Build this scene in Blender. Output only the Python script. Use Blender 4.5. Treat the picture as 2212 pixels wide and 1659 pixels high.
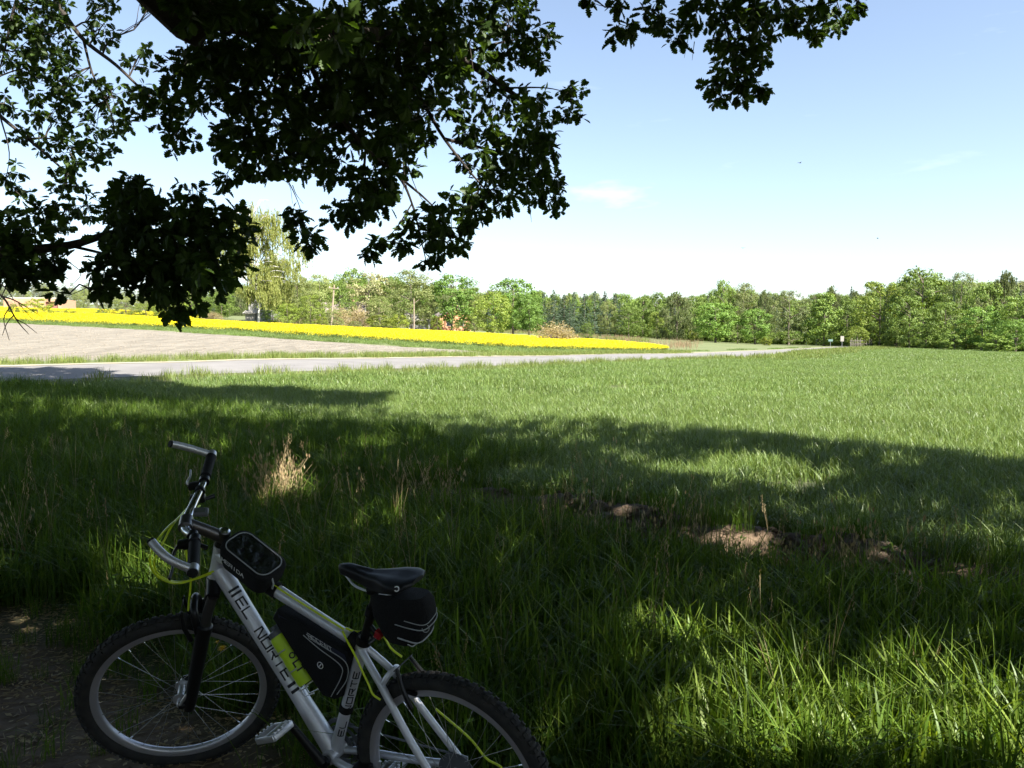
import bpy, bmesh, math, random
import numpy as np
from mathutils import Vector, Matrix, Quaternion

for o in list(bpy.data.objects): bpy.data.objects.remove(o)
SC = bpy.context.scene; COL = SC.collection
random.seed(7); RNG = np.random.default_rng(11)
R = math.radians

# ------------------------------------------------------------------ camera
F = 790.0; EYE = 1.6; PITCH = math.atan(41 / F)
cam_d = bpy.data.cameras.new('camera'); cam = bpy.data.objects.new('camera', cam_d); COL.objects.link(cam)
cam.location = (0, 0, EYE); cam.rotation_euler = (R(90) - PITCH, 0, 0)
cam_d.sensor_width = 36; cam_d.lens = F / 1024 * 36; cam_d.clip_start = .05; cam_d.clip_end = 5000
SC.camera = cam
# ------------------------------------------------------------------ sun, sky, exposure
SUN_EL = R(48); SUN_AZ = R(135)          # clockwise from +Y: behind the camera, to the right
SUN = np.array([math.sin(SUN_AZ) * math.cos(SUN_EL), math.cos(SUN_AZ) * math.cos(SUN_EL), math.sin(SUN_EL)])
sl = bpy.data.lights.new('sun', 'SUN'); sl.energy = 5.0; sl.angle = R(.53); sl.color = (1, .95, .86)
so = bpy.data.objects.new('sun', sl); COL.objects.link(so)
so.rotation_mode = 'QUATERNION'; so.rotation_quaternion = Vector(SUN).to_track_quat('Z', 'Y')
so.location = (8, -8, 25)
W = bpy.data.worlds.new('World'); SC.world = W; W.use_nodes = True
nt = W.node_tree; nt.nodes.clear()
N = nt.nodes.new; L = nt.links.new
sky = N('ShaderNodeTexSky'); sky.sky_type = 'NISHITA'; sky.sun_disc = False
sky.sun_elevation = SUN_EL; sky.sun_rotation = SUN_AZ; sky.altitude = 100
sky.air_density = 1.0; sky.dust_density = 1.0; sky.ozone_density = 1.0
bg = N('ShaderNodeBackground'); bg.inputs[1].default_value = .067
wo = N('ShaderNodeOutputWorld')
# thin wisps of cirrus low in the sky
tc = N('ShaderNodeTexCoord'); mp = N('ShaderNodeMapping'); mp.inputs['Scale'].default_value = (3, 3, 16)
nz = N('ShaderNodeTexNoise'); nz.inputs['Scale'].default_value = 3.2; nz.inputs['Detail'].default_value = 7
cr = N('ShaderNodeValToRGB'); cr.color_ramp.elements[0].position = .66; cr.color_ramp.elements[1].position = .9
cr.color_ramp.elements[1].color = (.12, .12, .12, 1)
mx = N('ShaderNodeMixRGB'); mx.inputs[2].default_value = (11, 11.2, 11.5, 1)
L(tc.outputs['Generated'], mp.inputs[0]); L(mp.outputs[0], nz.inputs[0]); L(nz.outputs[0], cr.inputs[0])
# one small cloud by itself, low over the far wood
cd = np.array([.118, .965, .178]); cd /= np.linalg.norm(cd)
def vmath(op, a, b=None):
    n = N('ShaderNodeVectorMath'); n.operation = op; L(a, n.inputs[0])
    if b is not None: n.inputs[1].default_value = b
    return n
sub = vmath('SUBTRACT', tc.outputs['Generated'], tuple(cd)); scl = vmath('MULTIPLY', sub.outputs[0], (16, 16, 54)); ln = vmath('LENGTH', scl.outputs[0])
n2 = N('ShaderNodeTexNoise'); n2.inputs['Scale'].default_value = 1.6; n2.inputs['Detail'].default_value = 6; L(scl.outputs[0], n2.inputs[0])
ad = N('ShaderNodeMath'); ad.operation = 'MULTIPLY_ADD'; L(n2.outputs[0], ad.inputs[0]); ad.inputs[1].default_value = 2.2; L(ln.outputs['Value'], ad.inputs[2])
mr = N('ShaderNodeMapRange'); L(ad.outputs[0], mr.inputs[0]); mr.inputs[1].default_value = 1.0; mr.inputs[2].default_value = 2.0; mr.inputs[3].default_value = .17; mr.inputs[4].default_value = 0
mxm = N('ShaderNodeMath'); mxm.operation = 'MAXIMUM'; L(mr.outputs[0], mxm.inputs[0]); L(cr.outputs[0], mxm.inputs[1])
L(mxm.outputs[0], mx.inputs[0]); hs_ = N('ShaderNodeHueSaturation'); hs_.inputs['Saturation'].default_value = .88; L(sky.outputs[0], hs_.inputs['Color']); L(hs_.outputs[0], mx.inputs[1]); L(mx.outputs[0], bg.inputs[0]); L(bg.outputs[0], wo.inputs[0])
SC.view_settings.view_transform = 'Standard'; SC.view_settings.look = 'None'; SC.view_settings.gamma = 1
SC.view_settings.use_curve_mapping = False; SC.view_settings.exposure = 1.95
SC.cycles.max_bounces = 8; SC.cycles.transparent_max_bounces = 4; SC.cycles.use_denoising = True

# ------------------------------------------------------------------ helpers
CP, SP = math.cos(PITCH), math.sin(PITCH)
K = 1024 / 2212.0                          # photo measured at 2212 px wide
def ray(dx, dy):
    u = (dx * K - 512) / F; v = -(dy * K - 384) / F
    return np.array([u, CP + v * SP, -SP + v * CP])
def at(dx, dy, depth):                     # the point seen at (dx, dy) at that distance along the view axis
    return np.array([0, 0, EYE]) + ray(dx, dy) * depth
def project(P):
    P = np.atleast_2d(P); z = P[:, 2] - EYE
    d = P[:, 1] * CP - z * SP; up = P[:, 1] * SP + z * CP
    d = np.where(np.abs(d) < 1e-6, 1e-6, d)
    return 512 + F * P[:, 0] / d, 384 - F * up / d, d
AU = np.array([-400, 0, 100, 250, 400, 453, 540, 620, 700, 760, 850, 1024, 1300])
AV = np.array([.064, .056, .052, .0445, .031, .0264, .019, .0155, .0095, .006, .005, .001, .0])
def ditchline(x, y): return .6 * x + .8 * y
def terrain(x, y, far_only=False):
    x = np.asarray(x, float); y = np.asarray(y, float); ys = np.maximum(y, .5)
    A = np.interp(512 + F * x / ys, AU, AV)
    z = A * 3 * np.log1p(np.exp(np.clip((y - 11) / 3, -30, 200)))
    z = np.where(y > 203, z, z)
    if far_only: return z
    w = ditchline(x, y); s = .8 * x - .6 * y
    near = np.exp(-((np.maximum(0, y - 14) / 4) ** 2))
    dg = 1 / (1 + np.exp(-(s + 5.6) / .5))              # the furrow starts right of the dry grass
    lump = .5 + .5 * np.sin(s * 2.3 + 1) * np.sin(s * 5.1)
    z = z + near * dg * (-.13 * np.exp(-((w - 5.55) / .28) ** 2) + (.03 + .15 * lump) * np.exp(-((w - 6.05) / .25) ** 2))
    z = z + near * .05 * np.sin(x * 1.1 + .4) * np.sin(y * .9 + 1.) * np.clip((w - 2.6) / 1.5, 0, 1)
    px = x + 1.18; py = y - 2.83                         # worn hump of earth under the front wheel
    z = z + .068 * np.exp(-(px * px + py * py) / .32) - .018 * np.exp(-((x + .15) ** 2 + (y - 2.3) ** 2) / .2)
    return z
def hit(dx, dy, dz=0.0, ymax=600):
    d = ray(dx, dy); ys = np.geomspace(2.2, ymax, 1500)
    t = ys / d[1]; P = np.array([0, 0, EYE]) + t[:, None] * d
    g = P[:, 2] - terrain(P[:, 0], P[:, 1], True) - dz
    i = np.argmax(g < 0) if (g < 0).any() else len(ys) - 1
    return P[i, 0], P[i, 1]

def nodes_of(m):
    m.use_nodes = True; t = m.node_tree; t.nodes.clear(); return t
def mat(name, c, rough=.6, metal=0.0, c2=None, nscale=8.0, bump=0.0, bscale=40.0, coat=0.0, spec=.5, detail=6, stretch=None):
    m = bpy.data.materials.new(name); t = nodes_of(m); n = t.nodes.new; l = t.links.new
    b = n('ShaderNodeBsdfPrincipled'); o = n('ShaderNodeOutputMaterial'); l(b.outputs[0], o.inputs[0])
    b.inputs['Base Color'].default_value = (*c, 1); b.inputs['Roughness'].default_value = rough; b.inputs['Metallic'].default_value = metal
    b.inputs['Coat Weight'].default_value = coat; b.inputs['Specular IOR Level'].default_value = spec
    g = n('ShaderNodeTexCoord'); src = g.outputs['Object']
    if stretch:
        mp = n('ShaderNodeMapping'); mp.inputs['Scale'].default_value = stretch[:3]
        if len(stretch) > 3: mp.inputs['Rotation'].default_value = (0, 0, stretch[3])
        l(src, mp.inputs[0]); src = mp.outputs[0]
    if c2 is not None:
        z = n('ShaderNodeTexNoise'); z.inputs['Scale'].default_value = nscale; z.inputs['Detail'].default_value = detail; l(src, z.inputs[0])
        r = n('ShaderNodeValToRGB'); r.color_ramp.elements[0].position = .35; r.color_ramp.elements[1].position = .68
        r.color_ramp.elements[0].color = (*c, 1); r.color_ramp.elements[1].color = (*c2, 1)
        l(z.outputs[0], r.inputs[0]); l(r.outputs[0], b.inputs['Base Color'])
    if bump:
        z = n('ShaderNodeTexNoise'); z.inputs['Scale'].default_value = bscale; z.inputs['Detail'].default_value = 8; l(src, z.inputs[0])
        bp = n('ShaderNodeBump'); bp.inputs['Strength'].default_value = min(1, bump); bp.inputs['Distance'].default_value = .03 * max(1, bump); l(z.outputs[0], bp.inputs['Height']); l(bp.outputs[0], b.inputs['Normal'])
    return m
def leafmat(name, cols, trans=.35, rough=.55, objvar=.25, spec=.25):
    """foliage: every leaf takes its own shade between the colours, lets some light through"""
    m = bpy.data.materials.new(name); t = nodes_of(m); n = t.nodes.new; l = t.links.new
    g = n('ShaderNodeNewGeometry'); r = n('ShaderNodeValToRGB'); e = r.color_ramp.elements
    while len(e) < len(cols): e.new(.5)
    for i, c in enumerate(cols): e[i].position = i / max(1, len(cols) - 1); e[i].color = (*c, 1)
    l(g.outputs['Random Per Island'], r.inputs[0])
    oi = n('ShaderNodeObjectInfo'); mr = n('ShaderNodeMapRange'); mr.inputs[3].default_value = 1 - objvar; mr.inputs[4].default_value = 1 + objvar; l(oi.outputs['Random'], mr.inputs[0])
    hs = n('ShaderNodeHueSaturation'); l(r.outputs[0], hs.inputs['Color']); l(mr.outputs[0], hs.inputs['Value'])
    b = n('ShaderNodeBsdfPrincipled'); b.inputs['Roughness'].default_value = rough; b.inputs['Specular IOR Level'].default_value = spec
    tr = n('ShaderNodeBsdfTranslucent'); mx = n('ShaderNodeMixShader'); mx.inputs[0].default_value = trans; o = n('ShaderNodeOutputMaterial')
    gm = n('ShaderNodeMixRGB'); gm.blend_type = 'MULTIPLY'; gm.inputs[0].default_value = 1; gm.inputs[2].default_value = (1.25, 1.2, .45, 1); l(hs.outputs[0], gm.inputs[1])
    l(hs.outputs[0], b.inputs['Base Color']); l(gm.outputs[0], tr.inputs[0]); l(b.outputs[0], mx.inputs[1]); l(tr.outputs[0], mx.inputs[2]); l(mx.outputs[0], o.inputs[0])
    return m

class MB:
    """collects shapes, then links them as ONE mesh object"""
    def __init__(s): s.v = []; s.f = []; s.n = 0; s.mi = []
    def add(s, V, Fc, mi=0):
        V = np.asarray(V, float).reshape(-1, 3); s.v.append(V)
        for q in Fc: s.f.append([i + s.n for i in q])
        s.mi += [mi] * len(Fc); s.n += len(V); return s
    def tube(s, P, rad, n=8, cap=True, mi=0, sx=1.0):
        P = np.asarray(P, float); k = len(P); rad = np.broadcast_to(np.asarray(rad, float), (k,))
        T = np.gradient(P, axis=0); T /= np.linalg.norm(T, axis=1)[:, None] + 1e-12
        a = np.array([0, 0, 1.]) if abs(T[0][2]) < .9 else np.array([1., 0, 0])
        u = np.cross(T[0], a); u /= np.linalg.norm(u); V = []
        th = np.linspace(0, 2 * np.pi, n, endpoint=False)
        for i in range(k):
            u = u - T[i] * (u @ T[i]); u /= np.linalg.norm(u) + 1e-12; w = np.cross(T[i], u)
            V.append(P[i] + rad[i] * (np.cos(th)[:, None] * u * sx + np.sin(th)[:, None] * w))
        Fc = [[i * n + j, i * n + (j + 1) % n, (i + 1) * n + (j + 1) % n, (i + 1) * n + j] for i in range(k - 1) for j in range(n)]
        if cap: Fc += [list(range(n))[::-1], [(k - 1) * n + j for j in range(n)]]
        return s.add(np.concatenate(V), Fc, mi)
    def box(s, c, size, Rm=None, mi=0, bev=0.0, seg=2):
        b = bmesh.new(); bmesh.ops.create_cube(b, size=1)
        for v in b.verts: v.co = Vector((v.co.x * size[0], v.co.y * size[1], v.co.z * size[2]))
        if bev: bmesh.ops.bevel(b, geom=b.edges[:], offset=bev, segments=seg, affect='EDGES', profile=.5)
        b.verts.index_update()
        V = np.array([v.co[:] for v in b.verts]); Fc = [[v.index for v in f.verts] for f in b.faces]; b.free()
        if Rm is not None: V = V @ np.asarray(Rm).T
        return s.add(V + np.asarray(c, float), Fc, mi)
    def ring(s, c, axis, prof, n=48, mi=0, M=None):
        """lathe: profile points (radius, offset along axis) round the axis, closed profile"""
        axis = np.asarray(axis, float); axis /= np.linalg.norm(axis)
        a = np.array([0, 0, 1.]) if abs(axis[2]) < .9 else np.array([1., 0, 0]); u = np.cross(axis, a); u /= np.linalg.norm(u); w = np.cross(axis, u)
        th = np.linspace(0, 2 * np.pi, n, endpoint=False); k = len(prof); V = []
        for r_, o_ in prof: V.append(np.asarray(c) + axis * o_ + r_ * (np.cos(th)[:, None] * u + np.sin(th)[:, None] * w))
        V = np.concatenate(V); Fc = [[i * n + j, i * n + (j + 1) % n, ((i + 1) % k) * n + (j + 1) % n, ((i + 1) % k) * n + j] for i in range(k) for j in range(n)]
        return s.add(V, Fc, mi)
    def quads(s, C, U, V_, mi=0):
        """many four-cornered leaves: centres, half-axis vectors"""
        n = len(C); P = np.stack([C - U, C - V_ * .9, C + U, C + V_ * .9], 1).reshape(-1, 3)
        s.v.append(P); base = s.n + 4 * np.arange(n)
        s.f += (base[:, None] + np.arange(4)).tolist(); s.mi += [mi] * n; s.n += 4 * n; return s
    def mesh(s, name, mats, smooth=True):
        me = bpy.data.meshes.new(name); V = np.concatenate(s.v) if s.v else np.zeros((0, 3))
        me.from_pydata(V, [], s.f) if len(s.f) < 20000 else s._fast(me, V)
        for m in (mats if isinstance(mats, (list, tuple)) else [mats]): me.materials.append(m)
        me.polygons.foreach_set('material_index', np.array(s.mi, dtype=np.int32))
        me.polygons.foreach_set('use_smooth', np.full(len(s.f), smooth)); me.update(); return me
    def _fast(s, me, V):
        ln = np.array([len(q) for q in s.f], dtype=np.int32); flat = np.concatenate([np.asarray(q, dtype=np.int32) for q in s.f]) if len(set(ln)) > 1 else np.array(s.f, dtype=np.int32).ravel()
        me.vertices.add(len(V)); me.vertices.foreach_set('co', V.astype(np.float32).ravel())
        me.loops.add(len(flat)); me.loops.foreach_set('vertex_index', flat)
        me.polygons.add(len(ln)); st = np.zeros(len(ln), dtype=np.int32); st[1:] = np.cumsum(ln)[:-1]; me.polygons.foreach_set('loop_start', st)
        me.update(calc_edges=True)
    def obj(s, name, mats, parent=None, smooth=True):
        o = bpy.data.objects.new(name, s.mesh(name, mats, smooth)); COL.objects.link(o)
        if parent is not None: o.parent = parent
        if smooth and s.n < 60000 and hasattr(o.data, 'set_sharp_from_angle'): o.data.set_sharp_from_angle(angle=R(42))
        return o
def tag(o, label=None, cat=None, group=None, kind=None):
    for k, v in (('label', label), ('category', cat), ('group', group), ('kind', kind)):
        if v: o[k] = v
    return o
def empty(name, loc=(0, 0, 0), parent=None, rz=0.0):
    o = bpy.data.objects.new(name, None); COL.objects.link(o); o.location = loc; o.rotation_euler = (0, 0, rz); o.empty_display_size = .1
    if parent is not None: o.parent = parent
    return o
def smooth_path(P, k=6):
    P = np.asarray(P, float); Q = np.vstack([2 * P[0] - P[1], P, 2 * P[-1] - P[-2]]); out = []
    for i in range(1, len(Q) - 2):
        for t in np.linspace(0, 1, k, endpoint=False):
            a, b, c, d = Q[i - 1], Q[i], Q[i + 1], Q[i + 2]
            out.append(.5 * (2 * b + (c - a) * t + (2 * a - 5 * b + 4 * c - d) * t * t + (3 * b - a - 3 * c + d) * t ** 3))
    out.append(P[-1]); return np.array(out)
def unit(a): a = np.asarray(a, float); return a / (np.linalg.norm(a, axis=-1, keepdims=True) + 1e-12)

def scatter(name, P, protos, scale=(.8, 1.25), kind='stuff', rz=None, label=None, rng=RNG):
    """uncountable growth: instances of the proto meshes on the points P, as one object"""
    P = np.asarray(P, float); n = len(P)
    me = bpy.data.meshes.new(name); me.vertices.add(n); me.vertices.foreach_set('co', P.astype(np.float32).ravel()); me.update()
    for an, ty, val in (('rz', 'FLOAT', rng.uniform(0, 6.283, n) if rz is None else rz), ('sc', 'FLOAT', rng.uniform(*scale, n) if not isinstance(scale, np.ndarray) else scale), ('ix', 'INT', rng.integers(0, len(protos), n))):
        a = me.attributes.new(an, ty, 'POINT'); a.data.foreach_set('value', np.asarray(val).astype(np.int32 if ty == 'INT' else np.float32))
    o = bpy.data.objects.new(name, me); COL.objects.link(o)
    c = bpy.data.collections.new(name + '_sources')
    for i, pm in enumerate(protos): c.objects.link(bpy.data.objects.new(f'{name}_{i:02d}', pm))
    g = bpy.data.node_groups.new(name, 'GeometryNodeTree')
    g.interface.new_socket('Geometry', in_out='INPUT', socket_type='NodeSocketGeometry'); g.interface.new_socket('Geometry', in_out='OUTPUT', socket_type='NodeSocketGeometry')
    n_ = g.nodes.new; l = g.links.new
    gi = n_('NodeGroupInput'); go = n_('NodeGroupOutput'); ip = n_('GeometryNodeInstanceOnPoints'); ci = n_('GeometryNodeCollectionInfo')
    ci.inputs[0].default_value = c; ci.inputs['Separate Children'].default_value = True; ci.inputs['Reset Children'].default_value = True
    def na(an, ty):
        q = n_('GeometryNodeInputNamedAttribute'); q.data_type = ty; q.inputs[0].default_value = an; return q.outputs[0]
    cx = n_('ShaderNodeCombineXYZ'); l(na('rz', 'FLOAT'), cx.inputs[2])
    l(gi.outputs[0], ip.inputs['Points']); l(ci.outputs[0], ip.inputs['Instance']); ip.inputs['Pick Instance'].default_value = True
    l(na('ix', 'INT'), ip.inputs['Instance Index']); l(cx.outputs[0], ip.inputs['Rotation']); l(na('sc', 'FLOAT'), ip.inputs['Scale']); l(ip.outputs[0], go.inputs[0])
    md = o.modifiers.new('growth', 'NODES'); md.node_group = g
    o['kind'] = kind
    if label: o['label'] = label
    return o

# ------------------------------------------------------------------ the ground, road and fields
M_earth = mat('trodden_earth', (.075, .052, .034), .95, c2=(.13, .095, .062), nscale=5, bump=1.0, bscale=34)
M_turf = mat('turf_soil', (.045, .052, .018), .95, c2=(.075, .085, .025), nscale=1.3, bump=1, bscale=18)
M_road = mat('road_asphalt', (.135, .128, .124), .85, c2=(.17, .162, .155), nscale=.8, bump=.3, bscale=60)
M_sand = mat('sandy_shoulder', (.25, .22, .16), .95, c2=(.31, .28, .21), nscale=2, bump=.6, bscale=15)
M_soil = mat('tilled_soil', (.12, .105, .08), .95, c2=(.20, .178, .142), nscale=2.6, bump=5.0, bscale=5.5, stretch=(1, .13, 1, R(42)), detail=10)
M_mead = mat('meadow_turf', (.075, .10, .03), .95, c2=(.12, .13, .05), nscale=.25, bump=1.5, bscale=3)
M_clod = mat('clod_soil', (.105, .07, .043), .95, c2=(.19, .132, .083), nscale=7, bump=1.2, bscale=26)

def tcurve(px, dz=0.0, clamp=420.):
    """boundary seen through those photo points as depth over t = x / y (1/y is linear in t along straight lines)"""
    Q = np.array([hit(a, b, dz) for a, b in px]); t = Q[:, 0] / Q[:, 1]; o = np.argsort(t); return t[o], 1 / Q[o, 1]
def tval(cv, t):
    T, I = cv; v = np.interp(t, T, I)
    v = np.where(t < T[0], I[0] + (I[1] - I[0]) / (T[1] - T[0]) * (t - T[0]), v)
    v = np.where(t > T[-1], I[-1] + (I[-1] - I[-2]) / (T[-1] - T[-2]) * (t - T[-1]), v)
    return 1 / np.clip(v, 1 / 420., 1 / 6.)
rf = [(0, 793), (400, 783), (800, 775), (1100, 770), (1450, 764.5), (1640, 757.5), (1745, 752.5), (1835, 747.3)]
C_rf = tcurve(rf)
def offs(cv, d):                                           # the same line moved d metres nearer
    T, I = cv; y = 1 / I; x = T * y; tx = np.gradient(x); ty = np.gradient(y); n = np.stack([ty, -tx], 1) / np.hypot(tx, ty)[:, None]
    x2 = x + n[:, 0] * d; y2 = y + n[:, 1] * d; return x2 / y2, 1 / y2
C_rn = offs(C_rf, 5.4)
C_bn = offs(C_rf, -2.2)
C_bf = tcurve([(0, 697), (300, 712), (540, 727), (700, 738), (850, 748), (1000, 757), (1085, 764)])
C_yn = tcurve([(0, 695.5), (300, 708), (600, 725), (900, 743), (1100, 754), (1300, 760), (1480, 763)])
C_yf = tcurve([(0, 673), (250, 681), (540, 698), (800, 710), (1000, 718), (1200, 729), (1400, 744), (1480, 757)], .42)
C_zn = tcurve([(0, 668), (250, 676), (430, 686)], .5); C_zf = tcurve([(0, 661.5), (150, 665), (300, 671), (430, 679)], .5)
tin = np.linspace(-.82, .82, 330); tout = np.array([.86, .92, 1, 1.12, 1.3, 1.6, 2, 2.6, 3.5, 5, 8, 12])
TC = np.concatenate([-tout[::-1], tin, tout])
def bands(t):
    rn, rf_, bn, bf, yn, yf = (tval(c, t) for c in (C_rn, C_rf, C_bn, C_bf, C_yn, C_yf))
    rf_ = np.maximum(rf_, rn); bn = np.maximum(bn, rf_); bf = np.maximum(bf, bn); yn = np.maximum(yn, bf); yf = np.maximum(yf, yn)
    return rn, rf_, bn, bf, yn, yf
BN = bands(TC)
def band_mesh(name, y0, y1, rows, m, geo=False, dz=0.0, cols=None):
    mb = MB(); T = TC if cols is None else cols; s = np.linspace(0, 1, rows + 1)
    Y = (y0[None] ** (1 - s[:, None]) * y1[None] ** s[:, None]) if geo else y0[None] + (y1 - y0)[None] * s[:, None]
    X = Y * T[None]; Z = terrain(X, Y) + dz; nT = len(T); keep = (y1 - y0) > .02
    Fc = [[i * nT + j, i * nT + j + 1, (i + 1) * nT + j + 1, (i + 1) * nT + j] for i in range(rows) for j in range(nT - 1) if keep[j] or keep[j + 1]]
    return tag(mb.add(np.stack([X, Y, Z], -1).reshape(-1, 3), Fc).obj(name, m), kind='structure')
rn, rfar, bn, bf, yn, yf = BN
# near ground: earth path beneath the bicycle, turf and the corn field up to the road, one sheet
g0 = np.full_like(TC, 1.0)
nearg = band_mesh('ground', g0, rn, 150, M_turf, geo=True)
mnt = M_turf.node_tree; nn = mnt.nodes.new; ll = mnt.links.new      # path of bare earth where it is trodden, along w = .6x + .8y
bs = next(q for q in mnt.nodes if q.type == 'BSDF_PRINCIPLED'); old = bs.inputs['Base Color'].links[0].from_socket
gp = nn('ShaderNodeTexCoord'); dt = nn('ShaderNodeVectorMath'); dt.operation = 'DOT_PRODUCT'; ll(gp.outputs['Object'], dt.inputs[0]); dt.inputs[1].default_value = (.6, .8, 0)
ns = nn('ShaderNodeTexNoise'); ns.inputs['Scale'].default_value = 2.2; ns.inputs['Detail'].default_value = 6; ll(gp.outputs['Object'], ns.inputs[0])
ma = nn('ShaderNodeMath'); ma.operation = 'MULTIPLY_ADD'; ll(ns.outputs[0], ma.inputs[0]); ma.inputs[1].default_value = .7; ll(dt.outputs['Value'], ma.inputs[2])
mr = nn('ShaderNodeMapRange'); ll(ma.outputs[0], mr.inputs[0]); mr.inputs[1].default_value = 2.0; mr.inputs[2].default_value = 2.4
n3 = nn('ShaderNodeTexNoise'); n3.inputs['Scale'].default_value = 9; n3.inputs['Detail'].default_value = 8; ll(gp.outputs['Object'], n3.inputs[0])
rc = nn('ShaderNodeValToRGB'); rc.color_ramp.elements[0].color = (.08, .052, .032, 1); rc.color_ramp.elements[1].color = (.17, .118, .073, 1); rc.color_ramp.elements[0].position = .3; rc.color_ramp.elements[1].position = .7; ll(n3.outputs[0], rc.inputs[0])
m1 = nn('ShaderNodeMixRGB'); ll(mr.outputs[0], m1.inputs[0]); ll(rc.outputs[0], m1.inputs[1]); ll(old, m1.inputs[2])
fu = nn('ShaderNodeMapRange'); ab = nn('ShaderNodeMath'); ab.operation = 'SUBTRACT'; ll(dt.outputs['Value'], ab.inputs[0]); ab.inputs[1].default_value = 6.0
ab2 = nn('ShaderNodeMath'); ab2.operation = 'ABSOLUTE'; ll(ab.outputs[0], ab2.inputs[0]); ll(ab2.outputs[0], fu.inputs[0]); fu.inputs[1].default_value = .45; fu.inputs[2].default_value = .7; fu.inputs[3].default_value = 1; fu.inputs[4].default_value = 0
m2 = nn('ShaderNodeMixRGB'); sd = nn('ShaderNodeVectorMath'); sd.operation = 'DOT_PRODUCT'; ll(gp.outputs['Object'], sd.inputs[0]); sd.inputs[1].default_value = (.8, -.6, 0)
sm = nn('ShaderNodeMapRange'); ll(sd.outputs['Value'], sm.inputs[0]); sm.inputs[1].default_value = -6.0; sm.inputs[2].default_value = -5.2
fm_ = nn('ShaderNodeMath'); fm_.operation = 'MULTIPLY'; ll(fu.outputs[0], fm_.inputs[0]); ll(sm.outputs[0], fm_.inputs[1]); ll(fm_.outputs[0], m2.inputs[0]); ll(m1.outputs[0], m2.inputs[1]); ll(rc.outputs[0], m2.inputs[2]); ll(m2.outputs[0], bs.inputs['Base Color'])
# behind and beside the camera
xs = np.array([-200, -60, -24, -10, -4, 0, 4, 10, 24, 60, 200.]); ys = np.array([-120, -40, -12, -4, 0, 1.25]); gx, gy = np.meshgrid(xs, ys)
tag(MB().add(np.stack([gx, gy, 0 * gx - .006], -1).reshape(-1, 3), [[i * 11 + j, i * 11 + j + 1, (i + 1) * 11 + j + 1, (i + 1) * 11 + j] for i in range(5) for j in range(10)]).obj('ground', M_turf), kind='structure')
road = band_mesh('road', rn, rfar, 5, M_road)
band_mesh('road_verge', rfar, bn, 3, M_mead)
band_mesh('tilled_field', bn, bf, 14, M_soil)
band_mesh('field_margin', bf, yn, 3, M_mead)
band_mesh('field', yn, yf, 8, M_mead)
band_mesh('meadow', yf, np.full_like(TC, 900.), 30, M_mead, geo=True)
# sandy shoulders
for a, b in ((-.45, .0), (0., .55)):
    pass
sh = offs(C_rf, -.55); shn = tval(sh, TC); band_mesh('road_shoulder', np.minimum(rfar, rfar), np.maximum(shn, rfar), 2, M_sand, dz=.012, cols=TC)
# pale dirt track in front of the far wood
tk = np.linspace(*sorted([(1397 * K - 512) / F, (1640 * K - 512) / F]), 24)
tr0 = tval(tcurve([(1397, 728.5), (1520, 733.5), (1640, 737.5)]), tk); tr1 = tval(tcurve([(1397, 726.5), (1520, 731.3), (1640, 736.2)]), tk)
band_mesh('dirt_track', tr0, np.maximum(tr1, tr0 + .3), 2, M_sand, dz=.08, cols=tk)

# ------------------------------------------------------------------ growth: grass, corn, rape in flower (uncountable)
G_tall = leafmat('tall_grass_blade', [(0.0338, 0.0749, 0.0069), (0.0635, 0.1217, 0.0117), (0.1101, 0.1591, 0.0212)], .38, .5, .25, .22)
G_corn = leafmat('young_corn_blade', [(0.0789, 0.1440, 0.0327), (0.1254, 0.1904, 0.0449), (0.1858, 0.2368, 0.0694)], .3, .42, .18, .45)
G_lite = leafmat('pale_verge_blade', [(0.1014, 0.1560, 0.0312), (0.1560, 0.2028, 0.0468), (0.2106, 0.2262, 0.0780)], .35, .5, .2, .3)  # lighter yellow-green grass of the roadside
G_big = leafmat('broad_grass_blade', [(0.0717, 0.1355, 0.0140), (0.1165, 0.1839, 0.0224), (0.1613, 0.2225, 0.0336)], .4, .45, .2, .3)
G_dry = leafmat('dry_stalk', [(0.2890, 0.2125, 0.1105), (0.3825, 0.3060, 0.1700), (0.2210, 0.1445, 0.0765)], .15, .6, .2, .3)
G_yel = leafmat('rape_petal', [(0.6800, 0.5610, 0.0127), (0.7225, 0.6290, 0.0255), (0.6120, 0.4930, 0.0085)], .25, .6, .06, .2)
G_rape = leafmat('rape_stem', [(0.0800, 0.1360, 0.0400), (0.1200, 0.1760, 0.0560), (0.1600, 0.2080, 0.0640)], .3, .6, .2, .2)
G_red = leafmat('withered_dock', [(0.1840, 0.1120, 0.0720), (0.2400, 0.1600, 0.1040), (0.1760, 0.1600, 0.0800)], .15, .7, .2, .2)
G_weed = leafmat('broad_weed_leaf', [(0.0420, 0.0910, 0.0168), (0.0630, 0.1260, 0.0224)], .4, .7, .2, .08)

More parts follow.
